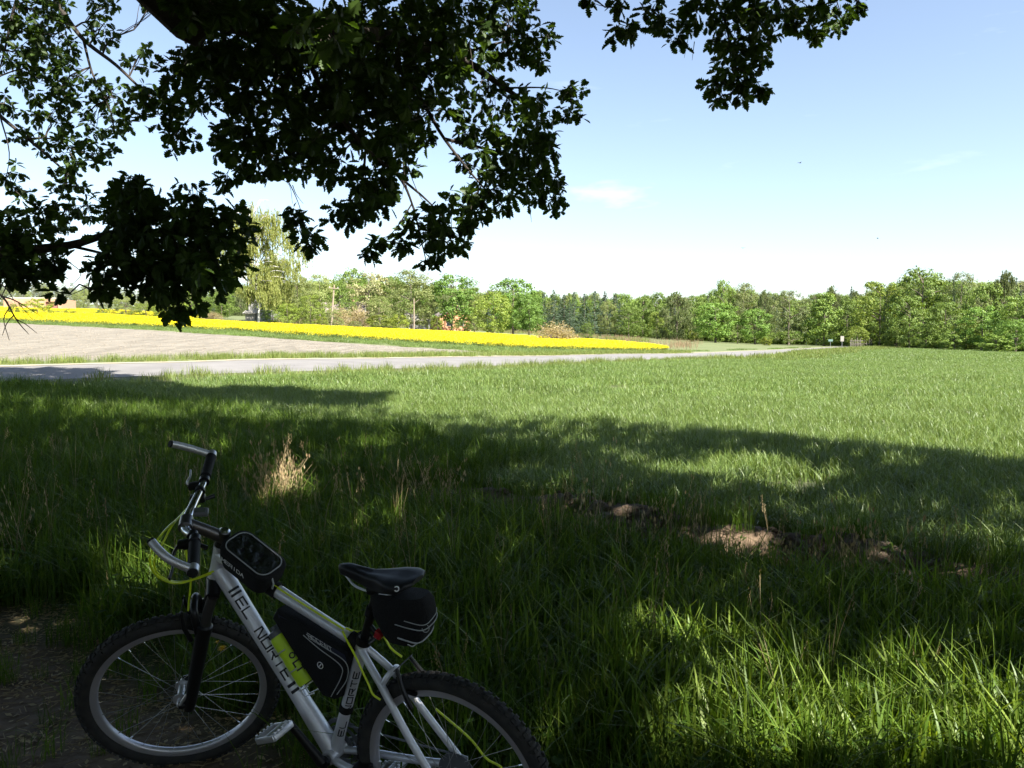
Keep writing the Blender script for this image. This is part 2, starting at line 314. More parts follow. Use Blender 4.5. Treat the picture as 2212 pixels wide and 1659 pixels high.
def blade(mb, b, h, lean, ang, curl, w, seg=4, rng=RNG, mi=0, tipdroop=0.0):
    d = np.array([math.cos(ang), math.sin(ang), 0]); fa = ang + math.pi / 2 + rng.normal(0, .5); sdir = np.array([math.cos(fa), math.sin(fa), 0])
    t = np.linspace(0, 1, seg + 1); out = lean * t + curl * t ** 2.2; up = t - tipdroop * t ** 3
    P = np.asarray(b)[None] + h * (out[:, None] * d + up[:, None] * np.array([0, 0, 1.])); ww = w * np.clip(1.15 - t ** 1.6, .06, 1) * np.clip(.55 + 2 * t, 0, 1)
    V = np.stack([P - sdir * ww[:, None] / 2, P + sdir * ww[:, None] / 2], 1).reshape(-1, 3)
    mb.add(V, [[2 * i, 2 * i + 1, 2 * i + 3, 2 * i + 2] for i in range(seg)], mi)
def tuft(name, m, n, rad, h, w, lean=.15, curl=.4, droop=.15, seg=4, seed=0, extra=None):
    rng = np.random.default_rng(seed); mb = MB()
    for i in range(n):
        a = rng.uniform(0, 6.283); r = rad * math.sqrt(rng.uniform()); k = rng.uniform(.5, 1)
        blade(mb, (r * math.cos(a), r * math.sin(a), -.01), rng.uniform(*h), lean * rng.normal(0, 1), rng.uniform(0, 6.283), abs(rng.normal(0, curl)), rng.uniform(*w), seg, rng, 0, droop * rng.uniform(0, 2))
    if extra: extra(mb, rng)
    return mb.mesh(name, m, True)
def heads(mb, rng):                                        # a few stalks with seed heads
    for i in range(3):
        a = rng.uniform(0, 6.283); P = smooth_path([(0, 0, 0), (.02 * math.cos(a), .02 * math.sin(a), .3), (.09 * math.cos(a), .09 * math.sin(a), rng.uniform(.5, .68))], 3)
        mb.tube(P, np.linspace(.0014, .0008, len(P)), 3, mi=1)
        for q in range(9):
            c = P[-1] + np.array([rng.normal(0, .006), rng.normal(0, .006), -.012 * q + .03]); mb.quads(c[None], np.array([[.004, 0, 0]]), np.array([[0, .001, .009]]), 1)
def weeds(mb, rng):
    for i in range(9):
        a = rng.uniform(0, 6.283); z = rng.uniform(.06, .24); r = rng.uniform(.03, .1); c = np.array([r * math.cos(a), r * math.sin(a), z]); d = unit([math.cos(a), math.sin(a), rng.normal(.1, .4)]); s_ = unit(np.cross(d, [0, 0, 1])); l_ = rng.uniform(.02, .045)
        mb.quads(c[None], (d * l_)[None], (s_ * l_ * .55)[None], 1)
tall = [tuft('t', [G_tall, G_dry], 26, .12, (.18, .46), (.005, .011), .16, .45, .2, 5, s, heads if s in (9,) else None) for s in range(4)] + [tuft('t', [G_tall, G_weed], 16, .11, (.14, .36), (.005, .01), .15, .4, .2, 4, 40 + s, weeds) for s in range(2)]
tallbig = [tuft('t', G_big, 15, .1, (.24, .46), (.010, .019), .15, .38, .42, 7, 60 + s) for s in range(3)] + [tuft('t', G_big, 14, .12, (.3, .5), (.008, .014), .2, .7, .75, 8, 70)]
heady = [tuft('h', [G_tall, G_dry], 4, .05, (.2, .4), (.005, .008), .15, .4, .2, 4, 66 + s, heads) for s in range(2)]
corn = [tuft('c', G_corn, 76, .24, (.15, .29), (.006, .011), .16, .5, .25, 4, 80 + s) for s in range(4)]
corn2 = [tuft('c', G_corn, 420, .8, (.17, .29), (.009, .017), .2, .6, .3, 3, 90 + s) for s in range(3)]
corn3 = [tuft('c', G_corn, 620, 2.2, (.18, .30), (.026, .05), .2, .6, .2, 2, 95 + s) for s in range(3)]
vergeb = [tuft('v', [G_lite, G_dry], 46, .3, (.15, .42), (.008, .018), .15, .35, .1, 3, 100 + s, None) for s in range(4)]
vergef = [tuft('v', G_lite, 70, .8, (.2, .5), (.02, .045), .15, .3, .1, 2, 110 + s) for s in range(3)]

def fan(n, y0, y1, tmin=-.78, tmax=.78, rng=RNG):          # evenly spread points on the ground of the view fan
    y = np.sqrt(rng.uniform(y0 * y0, y1 * y1, n)); t = rng.uniform(tmin, tmax, n); return t * y, y
def drop(x, y, dz=0.0): return np.stack([x, y, terrain(x, y) + dz], 1)
def wob(x, y): return .35 * np.sin(x * 2.1 + y * .7) + .2 * np.sin(x * 4.7 - y * 3.1) + .15 * np.sin(x * 9.1 + 2 * y)
x, y = fan(20000, 2.3, 13, -.95, .95); w = ditchline(x, y); s = .8 * x - .6 * y
rightof = s > -5.6
k = (w + .55 * wob(x, y) > 1.9) & ((w < 5.35 + .25 * wob(y, x)) | (~rightof & (w < 8.6)))
k &= (np.hypot(x + 1.18, y - 2.83) > .42)
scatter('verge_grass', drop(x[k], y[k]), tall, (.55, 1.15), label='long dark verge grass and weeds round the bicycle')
x, y = fan(9000, 10, 25, -.85, -.1); w = ditchline(x, y); k = (w < 8.8) & (w > 2) & (y < tval(C_rn, x / y) - 1.2)
scatter('verge_grass', drop(x[k], y[k]), tall, (.7, 1.1), label='dark grass running on towards the road')
x, y = np.concatenate([fan(1500, 2.6, 7.0, -.2, .9), fan(1500, 2.6, 4.6, .1, .9)], 1); w = ditchline(x, y); k = (w > 2.6) & (w < 5.2)
scatter('verge_grass', drop(x[k], y[k]), tallbig, (.6, 1.1), label='broad arching grass blades in the verge beside the rear wheel')
x, y = fan(330, 2.8, 9.5, -.9, .9); w = ditchline(x, y); k = (w > 2.2) & (w < 6)
scatter('seed_heads', drop(x[k], y[k]), heady, (.6, 1.1), label='pale grass seed heads above the verge')
x, y = fan(760, 4.5, 9, -.3, .8); w = ditchline(x, y); k = (w > 5.2) & (w < 6.9)
scatter('verge_grass', drop(x[k], y[k]), tall, (.4, .95), label='thin grass between the bare soil clods of the furrow')
def in_corn(x, y):
    w = ditchline(x, y); s = .8 * x - .6 * y; t = x / y
    vd = 2.6 + .5 * wob(x * .3, y * .3)
    r1 = tval(offs(C_rn, 2.6), t)
    return (np.where(s > -5.6, w > 6.45 + .25 * wob(x, y), w > 7.0)) & (y < r1 + .6 * wob(x, y)) & ~((t < -.53) & (y > r1 - 1.5))
x, y = fan(9000, 5, 20); k = in_corn(x, y); scatter('corn_field', drop(x[k], y[k]), corn, (.85, 1.12), label='young green corn standing in the field beyond the furrow')
x, y = fan(3800, 18, 58, -.75, .8); k = in_corn(x, y); scatter('corn_field', drop(x[k], y[k]), corn2, (.9, 1.1), label='young green corn further out in the field')
x, y = fan(9000, 54, 215, -.3, .8); k = in_corn(x, y) & (y < 1.02 / (np.interp(x / y, [-.3, .4, .655, .8], [1 / 215., 1 / 188., 1 / 121., 1 / 100.]))); scatter('corn_field', drop(x[k], y[k], -.05), corn3, (.92, 1.08), label='young green corn at the far end of the field before the wood')
# lighter grass along both sides of the road
x, y = fan(5200, 14, 60, -.75, .4); t = x / y; r0 = tval(offs(C_rn, 3.2), t); r1 = tval(C_rn, t); k = (y > r0) & (y < r1 - .25) & ~((t < -.53 + .04 * np.sin(y * 3)) & (y > r1 - 2.6))
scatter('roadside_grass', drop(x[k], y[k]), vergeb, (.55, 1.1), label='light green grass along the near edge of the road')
x, y = fan(4200, 55, 190, -.1, .5); t = x / y; r0 = tval(offs(C_rn, 7), t); r1 = tval(C_rn, t); k = (y > r0) & (y < r1 - .4)
scatter('roadside_grass', drop(x[k], y[k]), vergef, (.7, 1.2), label='yellowish grass beside the far road')
x, y = fan(26000, 22, 75, -.75, .35); t = x / y; b = bands(t); k = (y > b[1] + .55) & (y < b[2])
scatter('roadside_grass', drop(x[k], y[k]), vergeb, (.5, 1.0), label='grass strip between road and tilled field')
x, y = fan(16000, 30, 150, -.75, .5); t = x / y; b = bands(t); k = (y > b[3]) & (y < b[4] + 1.)
scatter('margin_grass', drop(x[k], y[k]), corn2, (.7, 1.1), label='green strip at the foot of the rape field')
M_lump = mat('tilled_clod', (.15, .13, .10), .95, c2=(.21, .185, .15), nscale=2)
def lump(seed, m=None):
    rng = np.random.default_rng(seed); b = bmesh.new(); bmesh.ops.create_icosphere(b, subdivisions=2, radius=1); o = rng.normal(0, 1, (5, 3))
    V = np.array([v.co[:] for v in b.verts]); k = 1 + .3 * np.sin(V @ o[0] * 2.2 + o[0, 0]) * np.sin(V @ o[1] * 1.7) + .16 * np.sin(V @ o[2] * 4.1 + 1); V = V * k[:, None] * np.array([1.2, .9, .62])
    Fc = [[v.index for v in f.verts] for f in b.faces]; b.free(); return MB().add(V, Fc).mesh('l', m or M_clod, False)
# rape in flower
def rape(name, m, n, seed):
    rng = np.random.default_rng(seed); mb = MB()
    c = np.stack([rng.uniform(-.8, .8, n), rng.uniform(-.8, .8, n), rng.uniform(.72, 1.12, n)], 1)
    a = rng.uniform(0, 6.283, n); s_ = rng.uniform(.035, .075, n); u = np.stack([np.cos(a), np.sin(a), rng.normal(0, .4, n)], 1) * s_[:, None]; v = np.stack([-np.sin(a), np.cos(a), rng.normal(.5, .5, n)], 1) * s_[:, None]
    mb.quads(c, u, v, 0)
    q = n; c = np.stack([rng.uniform(-.8, .8, q), rng.uniform(-.8, .8, q), rng.uniform(.05, .95, q)], 1); a = rng.uniform(0, 6.283, q); s_ = rng.uniform(.03, .07, q)
    mb.quads(c, np.stack([np.cos(a), np.sin(a), 0 * a], 1) * s_[:, None] * .5, np.stack([rng.normal(0, .3, q), rng.normal(0, .3, q), np.ones(q)], 1) * s_[:, None] * 1.8, 1)
    return mb.mesh(name, m)
rape_s = [rape('r', [G_yel, G_rape], 26, 140 + s_) for s_ in range(2)]
rp = [rape('r', [G_yel, G_rape], 165, 120 + s_) for s_ in range(4)]
x, y = fan(70000, 45, 150, -.8, .35); t = x / y; b = bands(t); k = (RNG.uniform(0, 1, len(x)) < np.clip((y - b[4] + .6 + .8 * wob(x, y)) / 4.5, 0, 1)) & (y < b[5]) & (t < .225)
scatter('rape_field', drop(x[k], y[k]), rp, (.42, .55), label='yellow rape in flower beyond the tilled field')
x, y = fan(9000, 100, 330, -.8, -.3); t = x / y; k = (y > tval(C_zn, t)) & (y < np.maximum(tval(C_zf, t), tval(C_zn, t) + 6)) & (t < (430 * K - 512) / F)
scatter('rape_field', drop(x[k], y[k]), rp, (.42, .55), label='second strip of yellow rape before the brick building')
x, y = fan(15000, 45, 110, -.8, .35); t = x / y; b = bands(t); k = (y > b[4] - 2.2) & (y < b[4] + 1.) & (t < .19)
scatter('rape_field', drop(x[k], y[k]), rape_s, (.3, .5), label='straggling rape flowers along the front edge of the field')
x, y = fan(26000, 26, 75, -.8, .1); t = x / y; b = bands(t); k = (y > b[2] + .2) & (y < b[3] - .3); k &= (np.sin((.74 * x - .67 * y) * 2.6) + RNG.normal(0, .9, len(x)) > .2)
scatter('soil_clods', drop(x[k], y[k]), [lump(i + 30, M_lump) for i in range(3)], RNG.uniform(.012, .05, k.sum()), label='crumbled clods over the tilled field')
# withered reddish plants at the corner of the rape field
q = np.array([hit(a, b) for a, b in zip(np.concatenate([RNG.normal(1478, 16, 60), RNG.uniform(1350, 1500, 60)]), np.concatenate([RNG.normal(748, 4, 60), RNG.uniform(738, 756, 60)]))])
red = [tuft('d', G_red, 15, .9, (.3, 1.2), (.015, .035), .22, .1, 0, 2, 150 + s_) for s_ in range(2)]
scatter('withered_weeds', drop(q[:, 0], q[:, 1]), red, (.6, 1.1), label='reddish withered weeds at the corner of the rape field')
q = np.array([hit(a, b) for a, b in zip(RNG.uniform(640, 1400, 500), RNG.uniform(700, 716, 500))])
q = np.array([hit(a, np.interp(a, [640, 1000, 1200, 1400], [701, 714, 727, 741]) - RNG.uniform(0, 5)) for a in RNG.uniform(600, 1400, 700)])
scatter('withered_weeds', drop(q[:, 0], q[:, 1]), [tuft('d', G_red, 22, .9, (.4, 1.1), (.03, .07), .12, .1, 0, 2, 160), tuft('d', G_lite, 30, .9, (.4, 1.0), (.04, .08), .12, .1, 0, 2, 161)], (.6, 1.1), label='dry grass and weeds behind the rape field')
# clods of bare soil thrown up along the furrow
n = 5200; s_ = RNG.uniform(-5.3, 3.5, n); w_ = 5.98 + RNG.normal(0, .24, n); x = .8 * s_ + .6 * w_; y = -.6 * s_ + .8 * w_
hump = np.clip(-.15 + 1.15 * np.sin(s_ * 1.6 + .6) ** 2, 0, 1); k = RNG.uniform(0, 1, n) < hump
scatter('soil_clods', drop(x, y, .01)[k], [lump(i) for i in range(5)], (.010 + .055 * RNG.uniform(0, 1, n) ** 3)[k] * (.7 + .6 * hump[k]), label='crumbly bare soil clods along the furrow')
n = 900; x, y = fan(n, 2.2, 4.6, -.8, .3); k = ditchline(x, y) < 2.15
scatter('path_grit', drop(x, y, .0)[k], [lump(i + 20) for i in range(3)], RNG.uniform(.002, .008, n)[k], label='small stones and crumbs on the earth path')
lit = MB(); rl_ = np.random.default_rng(9)
for i in range(7): a = rl_.uniform(0, 6.283); lit.quads(np.array([[rl_.normal(0, .03), rl_.normal(0, .03), .004]]), np.array([[math.cos(a), math.sin(a), rl_.normal(0, .2)]]) * rl_.uniform(.008, .022), np.array([[-math.sin(a), math.cos(a), rl_.normal(0, .3)]]) * rl_.uniform(.003, .010))
for i in range(3): a = rl_.uniform(0, 6.283); c = rl_.normal(0, .05, 2); lit.tube([(c[0], c[1], .004), (c[0] + .05 * math.cos(a), c[1] + .05 * math.sin(a), .006)], .0013, 4)
x, y = fan(1500, 2.2, 4.8, -.85, .3); k = ditchline(x, y) + .5 * wob(x, y) < 2.1
scatter('leaf_litter', drop(x[k], y[k]), [lit.mesh('l', G_dry, False)], (.5, 1.3), label='dry leaf and stalk litter on the earth path')
x, y = fan(700, 2.3, 4.8, -.85, .3); w = ditchline(x, y) + .55 * wob(x, y); k = (w < 1.95) & (RNG.uniform(0, 1, len(x)) < np.clip((w - .9) * .75, .04, 1)) & (np.hypot(x + 1.18, y - 2.83) > .3)
scatter('path_grass', drop(x[k], y[k]), tall[:2], (.18, .5), label='short thin grass creeping onto the path')
# the unseen thicket added behind the camera against sky light follows the wood
# dry stalks
def stalk(mb, rng, h, lean):
    a = rng.uniform(0, 6.283); d = np.array([math.cos(a), math.sin(a), 0]); b = np.array([*rng.normal(0, .05, 2), 0]); P = smooth_path([b, b + d * lean * .3 + [0, 0, h * .5], b + d * lean + [0, 0, h]], 3)
    mb.tube(P, np.linspace(.0022, .001, len(P)), 4)
    for q in range(5): mb.quads((P[-1 - q % 3] + rng.normal(0, .012, 3))[None], np.array([[.006, 0, .004]]), np.array([[0, .003, .02]]))
def stalks(n, h, seed, lean=.12):
    rng = np.random.default_rng(seed); mb = MB()
    for i in range(n): stalk(mb, rng, rng.uniform(.5, 1) * h, rng.uniform(.2, 1.6) * lean)
    for i in range(n): blade(mb, (*rng.normal(0, .05, 2), 0), rng.uniform(.2, .6) * h, rng.normal(0, .2), rng.uniform(0, 6.283), .3, .009, 4, rng)
    return mb.mesh('s', G_dry)
q = np.array([hit(*p_) for p_ in [(585, 1100), (600, 1110), (612, 1115), (575, 1120), (630, 1100), (598, 1090), (760, 1130), (880, 1110), (930, 1120), (960, 1105), (1250, 1180), (1290, 1200), (1430, 1190), (1475, 1190), (1790, 1280), (1830, 1290), (1880, 1300), (420, 1100), (60, 1230), (30, 1200), (1345, 1210), (560, 1130), (1560, 1240), (590, 1112), (606, 1120), (618, 1108), (582, 1098), (600, 1095), (625, 1118), (570, 1108), (610, 1100), (640, 1112), (596, 1125), (905, 1110), (860, 1120), (945, 1125), (1820, 1275), (1860, 1305), (1700, 1260)]])
scatter('dry_stalks', drop(q[:, 0], q[:, 1]), [stalks(7, .6, 1), stalks(5, .8, 2), stalks(9, .5, 3, .2)], (.75, 1.25), label='bleached dry stalks standing in the verge grass')

# ------------------------------------------------------------------ trees
B_bark = mat('dark_bark', (.10, .08, .06), .95, c2=(.17, .14, .11), nscale=14, bump=1, bscale=30, stretch=(1, 1, .25))
B_birch = mat('birch_bark', (.62, .60, .56), .8, c2=(.16, .15, .14), nscale=7, bump=.3, stretch=(1, 1, 2.2))
B_bare = mat('bare_twig_bark', (.22, .17, .13), .95, c2=(.30, .24, .18), nscale=6)
F_lin = leafmat('linden_foliage', [(0.0886, 0.1656, 0.0266), (0.1253, 0.2239, 0.0403), (0.1771, 0.2722, 0.0540)], .3)
F_yel = leafmat('yellowgreen_foliage', [(0.1143, 0.1708, 0.0230), (0.1681, 0.2274, 0.0372), (0.2292, 0.2682, 0.0558)], .35)
F_oak = leafmat('broadleaf_foliage', [(0.0877, 0.1524, 0.0285), (0.1316, 0.1960, 0.0363), (0.1754, 0.2395, 0.0486)], .3)
F_air = leafmat('willow_foliage', [(0.1375, 0.1794, 0.0554), (0.1837, 0.2172, 0.0725), (0.2388, 0.2640, 0.0944)], .35)
F_bir = leafmat('birch_foliage', [(0.1484, 0.1850, 0.0446), (0.2080, 0.2333, 0.0634), (0.2681, 0.2722, 0.0900)], .4)
F_birc = leafmat('dull_birch_foliage', [(0.0842, 0.1300, 0.0490), (0.1303, 0.1662, 0.0645), (0.1707, 0.2031, 0.0830), (0.2033, 0.2312, 0.1008)], .35)
F_spr = leafmat('spruce_needles', [(0.0324, 0.0576, 0.0324), (0.0468, 0.0756, 0.0432), (0.0648, 0.0936, 0.0504)], .15)
F_pin = leafmat('pine_needles', [(0.0886, 0.1116, 0.0634), (0.1152, 0.1361, 0.0763), (0.1462, 0.1606, 0.0900)], .15)
F_blo = leafmat('blossoming_foliage', [(0.1224, 0.1440, 0.0432), (0.3024, 0.2808, 0.1584), (0.1584, 0.1728, 0.0576), (0.3600, 0.3312, 0.2016)], .3)
F_bare = leafmat('budding_twigs', [(0.2405, 0.1944, 0.0994), (0.3132, 0.2434, 0.1354), (0.2606, 0.2333, 0.0994)], .2)
F_bus = leafmat('bush_foliage', [(0.1438, 0.1928, 0.0229), (0.1978, 0.2430, 0.0347), (0.2517, 0.2765, 0.0465)], .35)

def rnd_unit(rng, n): v = rng.normal(0, 1, (n, 3)); return unit(v)
def leaf_cloud(mb, C, outward, size, rng, mi=0):
    n = len(C); nr = unit(outward + rng.normal(0, .55, (n, 3))); a = unit(np.cross(nr, rnd_unit(rng, n))); b = np.cross(nr, a)
    s_ = rng.uniform(.65, 1.35, n)[:, None] * size; mb.quads(C, a * s_, b * s_ * .72, mi)
def prof_round(z): return np.sqrt(np.clip(1 - ((z - .5) / .5) ** 2, 0, 1))
def prof_egg(z): return np.sqrt(np.clip(1 - np.abs((z - .38) / np.where(z > .38, .62, .38)) ** 2.2, 0, 1))
def prof_tri(z): return np.clip(1.05 - z, 0, 1) ** .8 * np.clip(z * 6, .3, 1)
def broad(name, fm, bm, seed, base=.12, prof=prof_egg, nc=95, nl=60, crad=.105, leaf=.0165, inner=.3, gap=0.0, asp=.75):
    """crown of leaf clumps in a height-1 tree (half-width .5 before scaling), on a tapered trunk with limbs"""
    rng = np.random.default_rng(seed); mb = MB(); tb = MB(); z = base + (1 - base) * .97 * rng.uniform(0.02, 1, nc); zn = (z - base) / (1 - base)
    a = rng.uniform(0, 6.283, nc); lop = 1 + .16 * np.sin(a * 2 + seed) + .12 * np.sin(a * 3 + 2 * seed + zn * 4); rr = .5 * prof(zn) * lop * np.sqrt(rng.uniform(inner, 1, nc))
    C = np.stack([rr * np.cos(a), rr * np.sin(a), z], 1); ctr = np.array([0, 0, base + .45 * (1 - base)])
    for c in C:
        m = int(nl * rng.uniform(.6, 1.3)); r = crad * rng.uniform(.6, 1.3); d = rnd_unit(rng, m); d[:, 2] = d[:, 2] * .7 + .12
        P = c + d * r * (rng.uniform(.25, 1, m) ** .5)[:, None] * np.array([1 / asp * .8, 1 / asp * .8, .85]); leaf_cloud(mb, P, d * .9 + unit(c - ctr) * .5 + np.array([0, 0, .35]), leaf, rng)
    T = smooth_path([(0, 0, -.02), (.01, .005, base * .6), (-.008, .01, base + .2), (.01, 0, base + .5), (0, 0, .9)], 3); tb.tube(T, np.interp(T[:, 2], [-.02, .05, base, .9], [.032, .022, .019, .004]), 8)
    for i in range(9):
        c = C[rng.integers(nc)]; z0 = max(base * .9, min(c[2] - .12, .8)); tb.tube(smooth_path([(0, 0, z0), c * np.array([.5, .5, 0]) + [0, 0, (z0 + c[2]) / 2 + .02], c], 3), np.linspace(.009, .003, 7), 5)
    return mb.mesh(name, fm, False), tb.mesh(name + '_trunk', bm)
def weeping(name, fm, bm, seed, base=.16, ns=300, leaf=.0085, fork=True):
    rng = np.random.default_rng(seed); mb = MB(); tb = MB(); limbs = []
    T = smooth_path([(0, 0, -.02), (.012, 0, .18), (.0, .01, .33), (-.025, .01, .55), (-.02, 0, .8), (-.03, 0, .95)], 3); tb.tube(T, np.interp(T[:, 2], [0, .3, .95], [.017, .013, .002]), 8)
    for i in range(46):
        z0 = rng.uniform(.22, .93); a = rng.uniform(0, 6.283); ln_ = .52 * (1 - z0 * .5) * rng.uniform(.6, 1.1); d = np.array([math.cos(a), math.sin(a), 0]); x0 = np.array([np.interp(z0, T[:, 2], T[:, 0]), 0, z0])
        P = smooth_path([x0, x0 + d * ln_ * .5 + [0, 0, .1], x0 + d * ln_ + [0, 0, .1]], 4); tb.tube(P, np.linspace(.0055, .0015, len(P)), 5); limbs.append(P)
    nc = 80; z = rng.uniform(base + .04, .97, nc); zn = (z - base) / (1 - base); a = rng.uniform(0, 6.283, nc); rr = .5 * np.interp(zn, [0, .12, .35, .6, .82, 1], [.6, .92, .88, 1, .62, .2]) * np.sqrt(rng.uniform(.05, 1, nc)) * (1 + .28 * np.sin(2 * a + seed + 5 * zn) + .15 * np.sin(3 * a - 9 * zn)); CC = np.stack([rr * np.cos(a), rr * np.sin(a), z], 1)
    for i in range(ns):
        p = CC[rng.integers(nc)] + rng.normal(0, 1, 3) * np.array([.045, .045, .03]); n = rng.integers(8, 24); l_ = min(rng.uniform(.03, .13), p[2] - base * .6)
        if l_ < .02: continue
        t = rng.uniform(0, 1, n); Q = p + np.stack([rng.normal(0, .006, n) + .01 * t, rng.normal(0, .006, n), -l_ * t + .01], 1)
        nr = unit(rng.normal(0, 1, (n, 3)) * np.array([1, 1, .3])); up = np.array([0, 0, 1.]) + rng.normal(0, .3, (n, 3)); s_ = leaf * rng.uniform(.6, 1.3, n)[:, None]; mb.quads(Q, unit(np.cross(nr, up)) * s_ * .6, unit(up) * s_ * 1.4)
    return mb.mesh(name, fm, False), tb.mesh(name + '_trunk', bm)
def conifer(name, fm, bm, seed, tiers=24, base=.06, leaf=.013):
    rng = np.random.default_rng(seed); mb = MB(); tb = MB(); tb.tube([(0, 0, -.02), (0, 0, .5), (0, 0, .985)], [.018, .011, .002], 7)
    for i in range(tiers):
        z = base + (1 - base) * (i / tiers) ** .9; r = .5 * (1 - z) ** .8 * rng.uniform(.75, 1.1) + .012; nb = max(5, int(13 * (1 - z) + 4))
        for j in range(nb):
            a = rng.uniform(0, 6.283); rb = r * rng.uniform(.7, 1.12); m = int(10 + 46 * rb); t = rng.uniform(.08, 1, m) ** .7; d = np.array([math.cos(a), math.sin(a), 0]); sd = np.array([-d[1], d[0], 0])
            P = d * (t * rb)[:, None] + sd * (rng.normal(0, .035, m) * (1.1 - t))[:, None] + np.stack([0 * t, 0 * t, z - .05 * t + .02 * t ** 2 - np.abs(rng.normal(0, .012, m))], 1)
            leaf_cloud(mb, P, np.array([0, 0, 1.]) + d * .5 + 0 * P, leaf, rng)
    return mb.mesh(name, fm, False), tb.mesh(name + '_trunk', bm)
def twiggy(name, fm, bm, seed, n=420):
    rng = np.random.default_rng(seed); mb = MB(); tb = MB()
    for i in range(n):
        d = rnd_unit(rng, 1)[0]; d[2] = abs(d[2]) * .95; tip = d * np.array([.5, .5, .93]) * rng.uniform(.75, 1.03) * (1 + .1 * math.sin(5 * math.atan2(d[1], d[0]) + seed)); P = smooth_path([(0, 0, 0), tip * np.array([.4, .4, .62]), tip], 3)
        if i % 5 == 0: tb.tube(P, np.linspace(.006, .002, len(P)), 4, cap=False)
        m = 13; t = rng.uniform(.5, 1, m); Q = np.stack([np.interp(t, np.linspace(0, 1, len(P)), P[:, k]) for k in range(3)], 1) + rng.normal(0, .018, (m, 3))
        up = unit(tip + rng.normal(0, .35, (m, 3))); nr = rnd_unit(rng, m); s_ = .0105 * rng.uniform(.6, 1.4, m)[:, None]; mb.quads(Q, unit(np.cross(up, nr)) * s_ * .7, up * s_ * 1.7)
    return mb.mesh(name, fm, False), tb.mesh(name + '_stems', bm)
def pine(name, seed):
    return broad(name, F_pin, B_bark, seed, base=.3, prof=lambda z: .75 * prof_egg(z), nc=46, nl=48, crad=.10, leaf=.016, inner=.1)
TP = {
 'linden': [broad('linden', F_lin, B_bark, 1, .16, prof_egg, 120, 62, .095), broad('linden', F_lin, B_bark, 2, .14, prof_round, 120, 62, .095)],
 'yellow': [broad('maple', F_yel, B_bark, 3, .05, prof_egg, 105, 60, .10), broad('maple', F_yel, B_bark, 4, .03, prof_egg, 110, 60, .09)],
 'leafy': [broad('leafy', F_oak, B_bark, 5, .08, prof_egg, 110, 60, .10), broad('leafy', F_oak, B_bark, 6, .06, prof_round, 110, 60, .10), broad('leafy', F_oak, B_bark, 7, .04, prof_egg, 120, 60, .09)],
 'tri': [broad('tri', F_oak, B_bark, 8, .04, prof_tri, 130, 60, .085)],
 'airy': [broad('airy', F_air, B_bark, 9, .08, prof_egg, 130, 72, .085, .0125), broad('airy', F_air, B_bark, 10, .06, prof_egg, 130, 72, .085, .0125)],
 'birch': [weeping('birch', F_bir, B_birch, 11, ns=2500)],
 'dull': [weeping('dull', F_birc, B_bark, 12, .04, 1500, .011), broad('dull', F_birc, B_bark, 13, .05, prof_egg, 140, 50, .07, .0115)],
 'spruce': [conifer('spruce', F_spr, B_bark, 14), conifer('spruce', F_spr, B_bark, 15)],
 'pine': [pine('pine', 16), pine('pine', 17)],
 'blossom': [broad('blossom', F_blo, B_bark, 18, .06, prof_egg, 110, 55, .095)],
 'bare': [twiggy('bare', F_bare, B_bare, 19), twiggy('bare', F_bare, B_bare, 20)],
 'bush': [broad('bush', F_bus, B_bark, 21, .0, prof_round, 70, 55, .13, .024, .35, asp=1), broad('bush', F_bus, B_bark, 22, .0, prof_round, 70, 55, .13, .024, .35, asp=1)],
 'dbush': [broad('dbush', F_oak, B_bark, 23, .0, prof_round, 70, 50, .13, .024, .3, asp=1)],
}
KIND = {'linden': ('broadleaf_tree', 'tree'), 'yellow': ('broadleaf_tree', 'tree'), 'leafy': ('broadleaf_tree', 'tree'), 'tri': ('broadleaf_tree', 'tree'), 'airy': ('willow_tree', 'tree'), 'birch': ('birch_tree', 'birch'), 'dull': ('birch_tree', 'birch'),
        'spruce': ('spruce_tree', 'spruce'), 'pine': ('pine_tree', 'pine'), 'blossom': ('blossoming_tree', 'tree'), 'bare': ('shrub', 'shrub'), 'bush': ('bush', 'bush'), 'dbush': ('bush', 'bush')}
tcount = {}
def tree(kind, dx, top, hw, depth, label, group=None, base=None):
    x = float((dx * K - 512) / F * depth); y = float(depth); z = float(terrain(x, y)) - .1
    zt = EYE + float(ray(dx, top)[2] / ray(dx, top)[1]) * depth; h = max(1.0, zt - z); w = 2 * hw * K / F * depth
    i = tcount.get(kind, 0); tcount[kind] = i + 1; cm, tm = TP[kind][i % len(TP[kind])]; nm, ct = KIND[kind]
    r = empty(nm, (x, y, z), rz=(i * 2.4 + dx * .01) % 6.283 if kind != 'birch' else .2); r.scale = (w, w, h); tag(r, label, ct, group)
    c = bpy.data.objects.new('crown', cm); COL.objects.link(c); c.parent = r
    t = bpy.data.objects.new('stems' if kind in ('bare', 'bush', 'dbush') else 'trunk', tm); COL.objects.link(t); t.parent = r
    return r
G1 = 'trees beside the houses behind the rape field'; G2 = 'trees at the edge of the far wood'; G3 = 'trees at the edge of the wood beyond the corn field'
T_ = tree
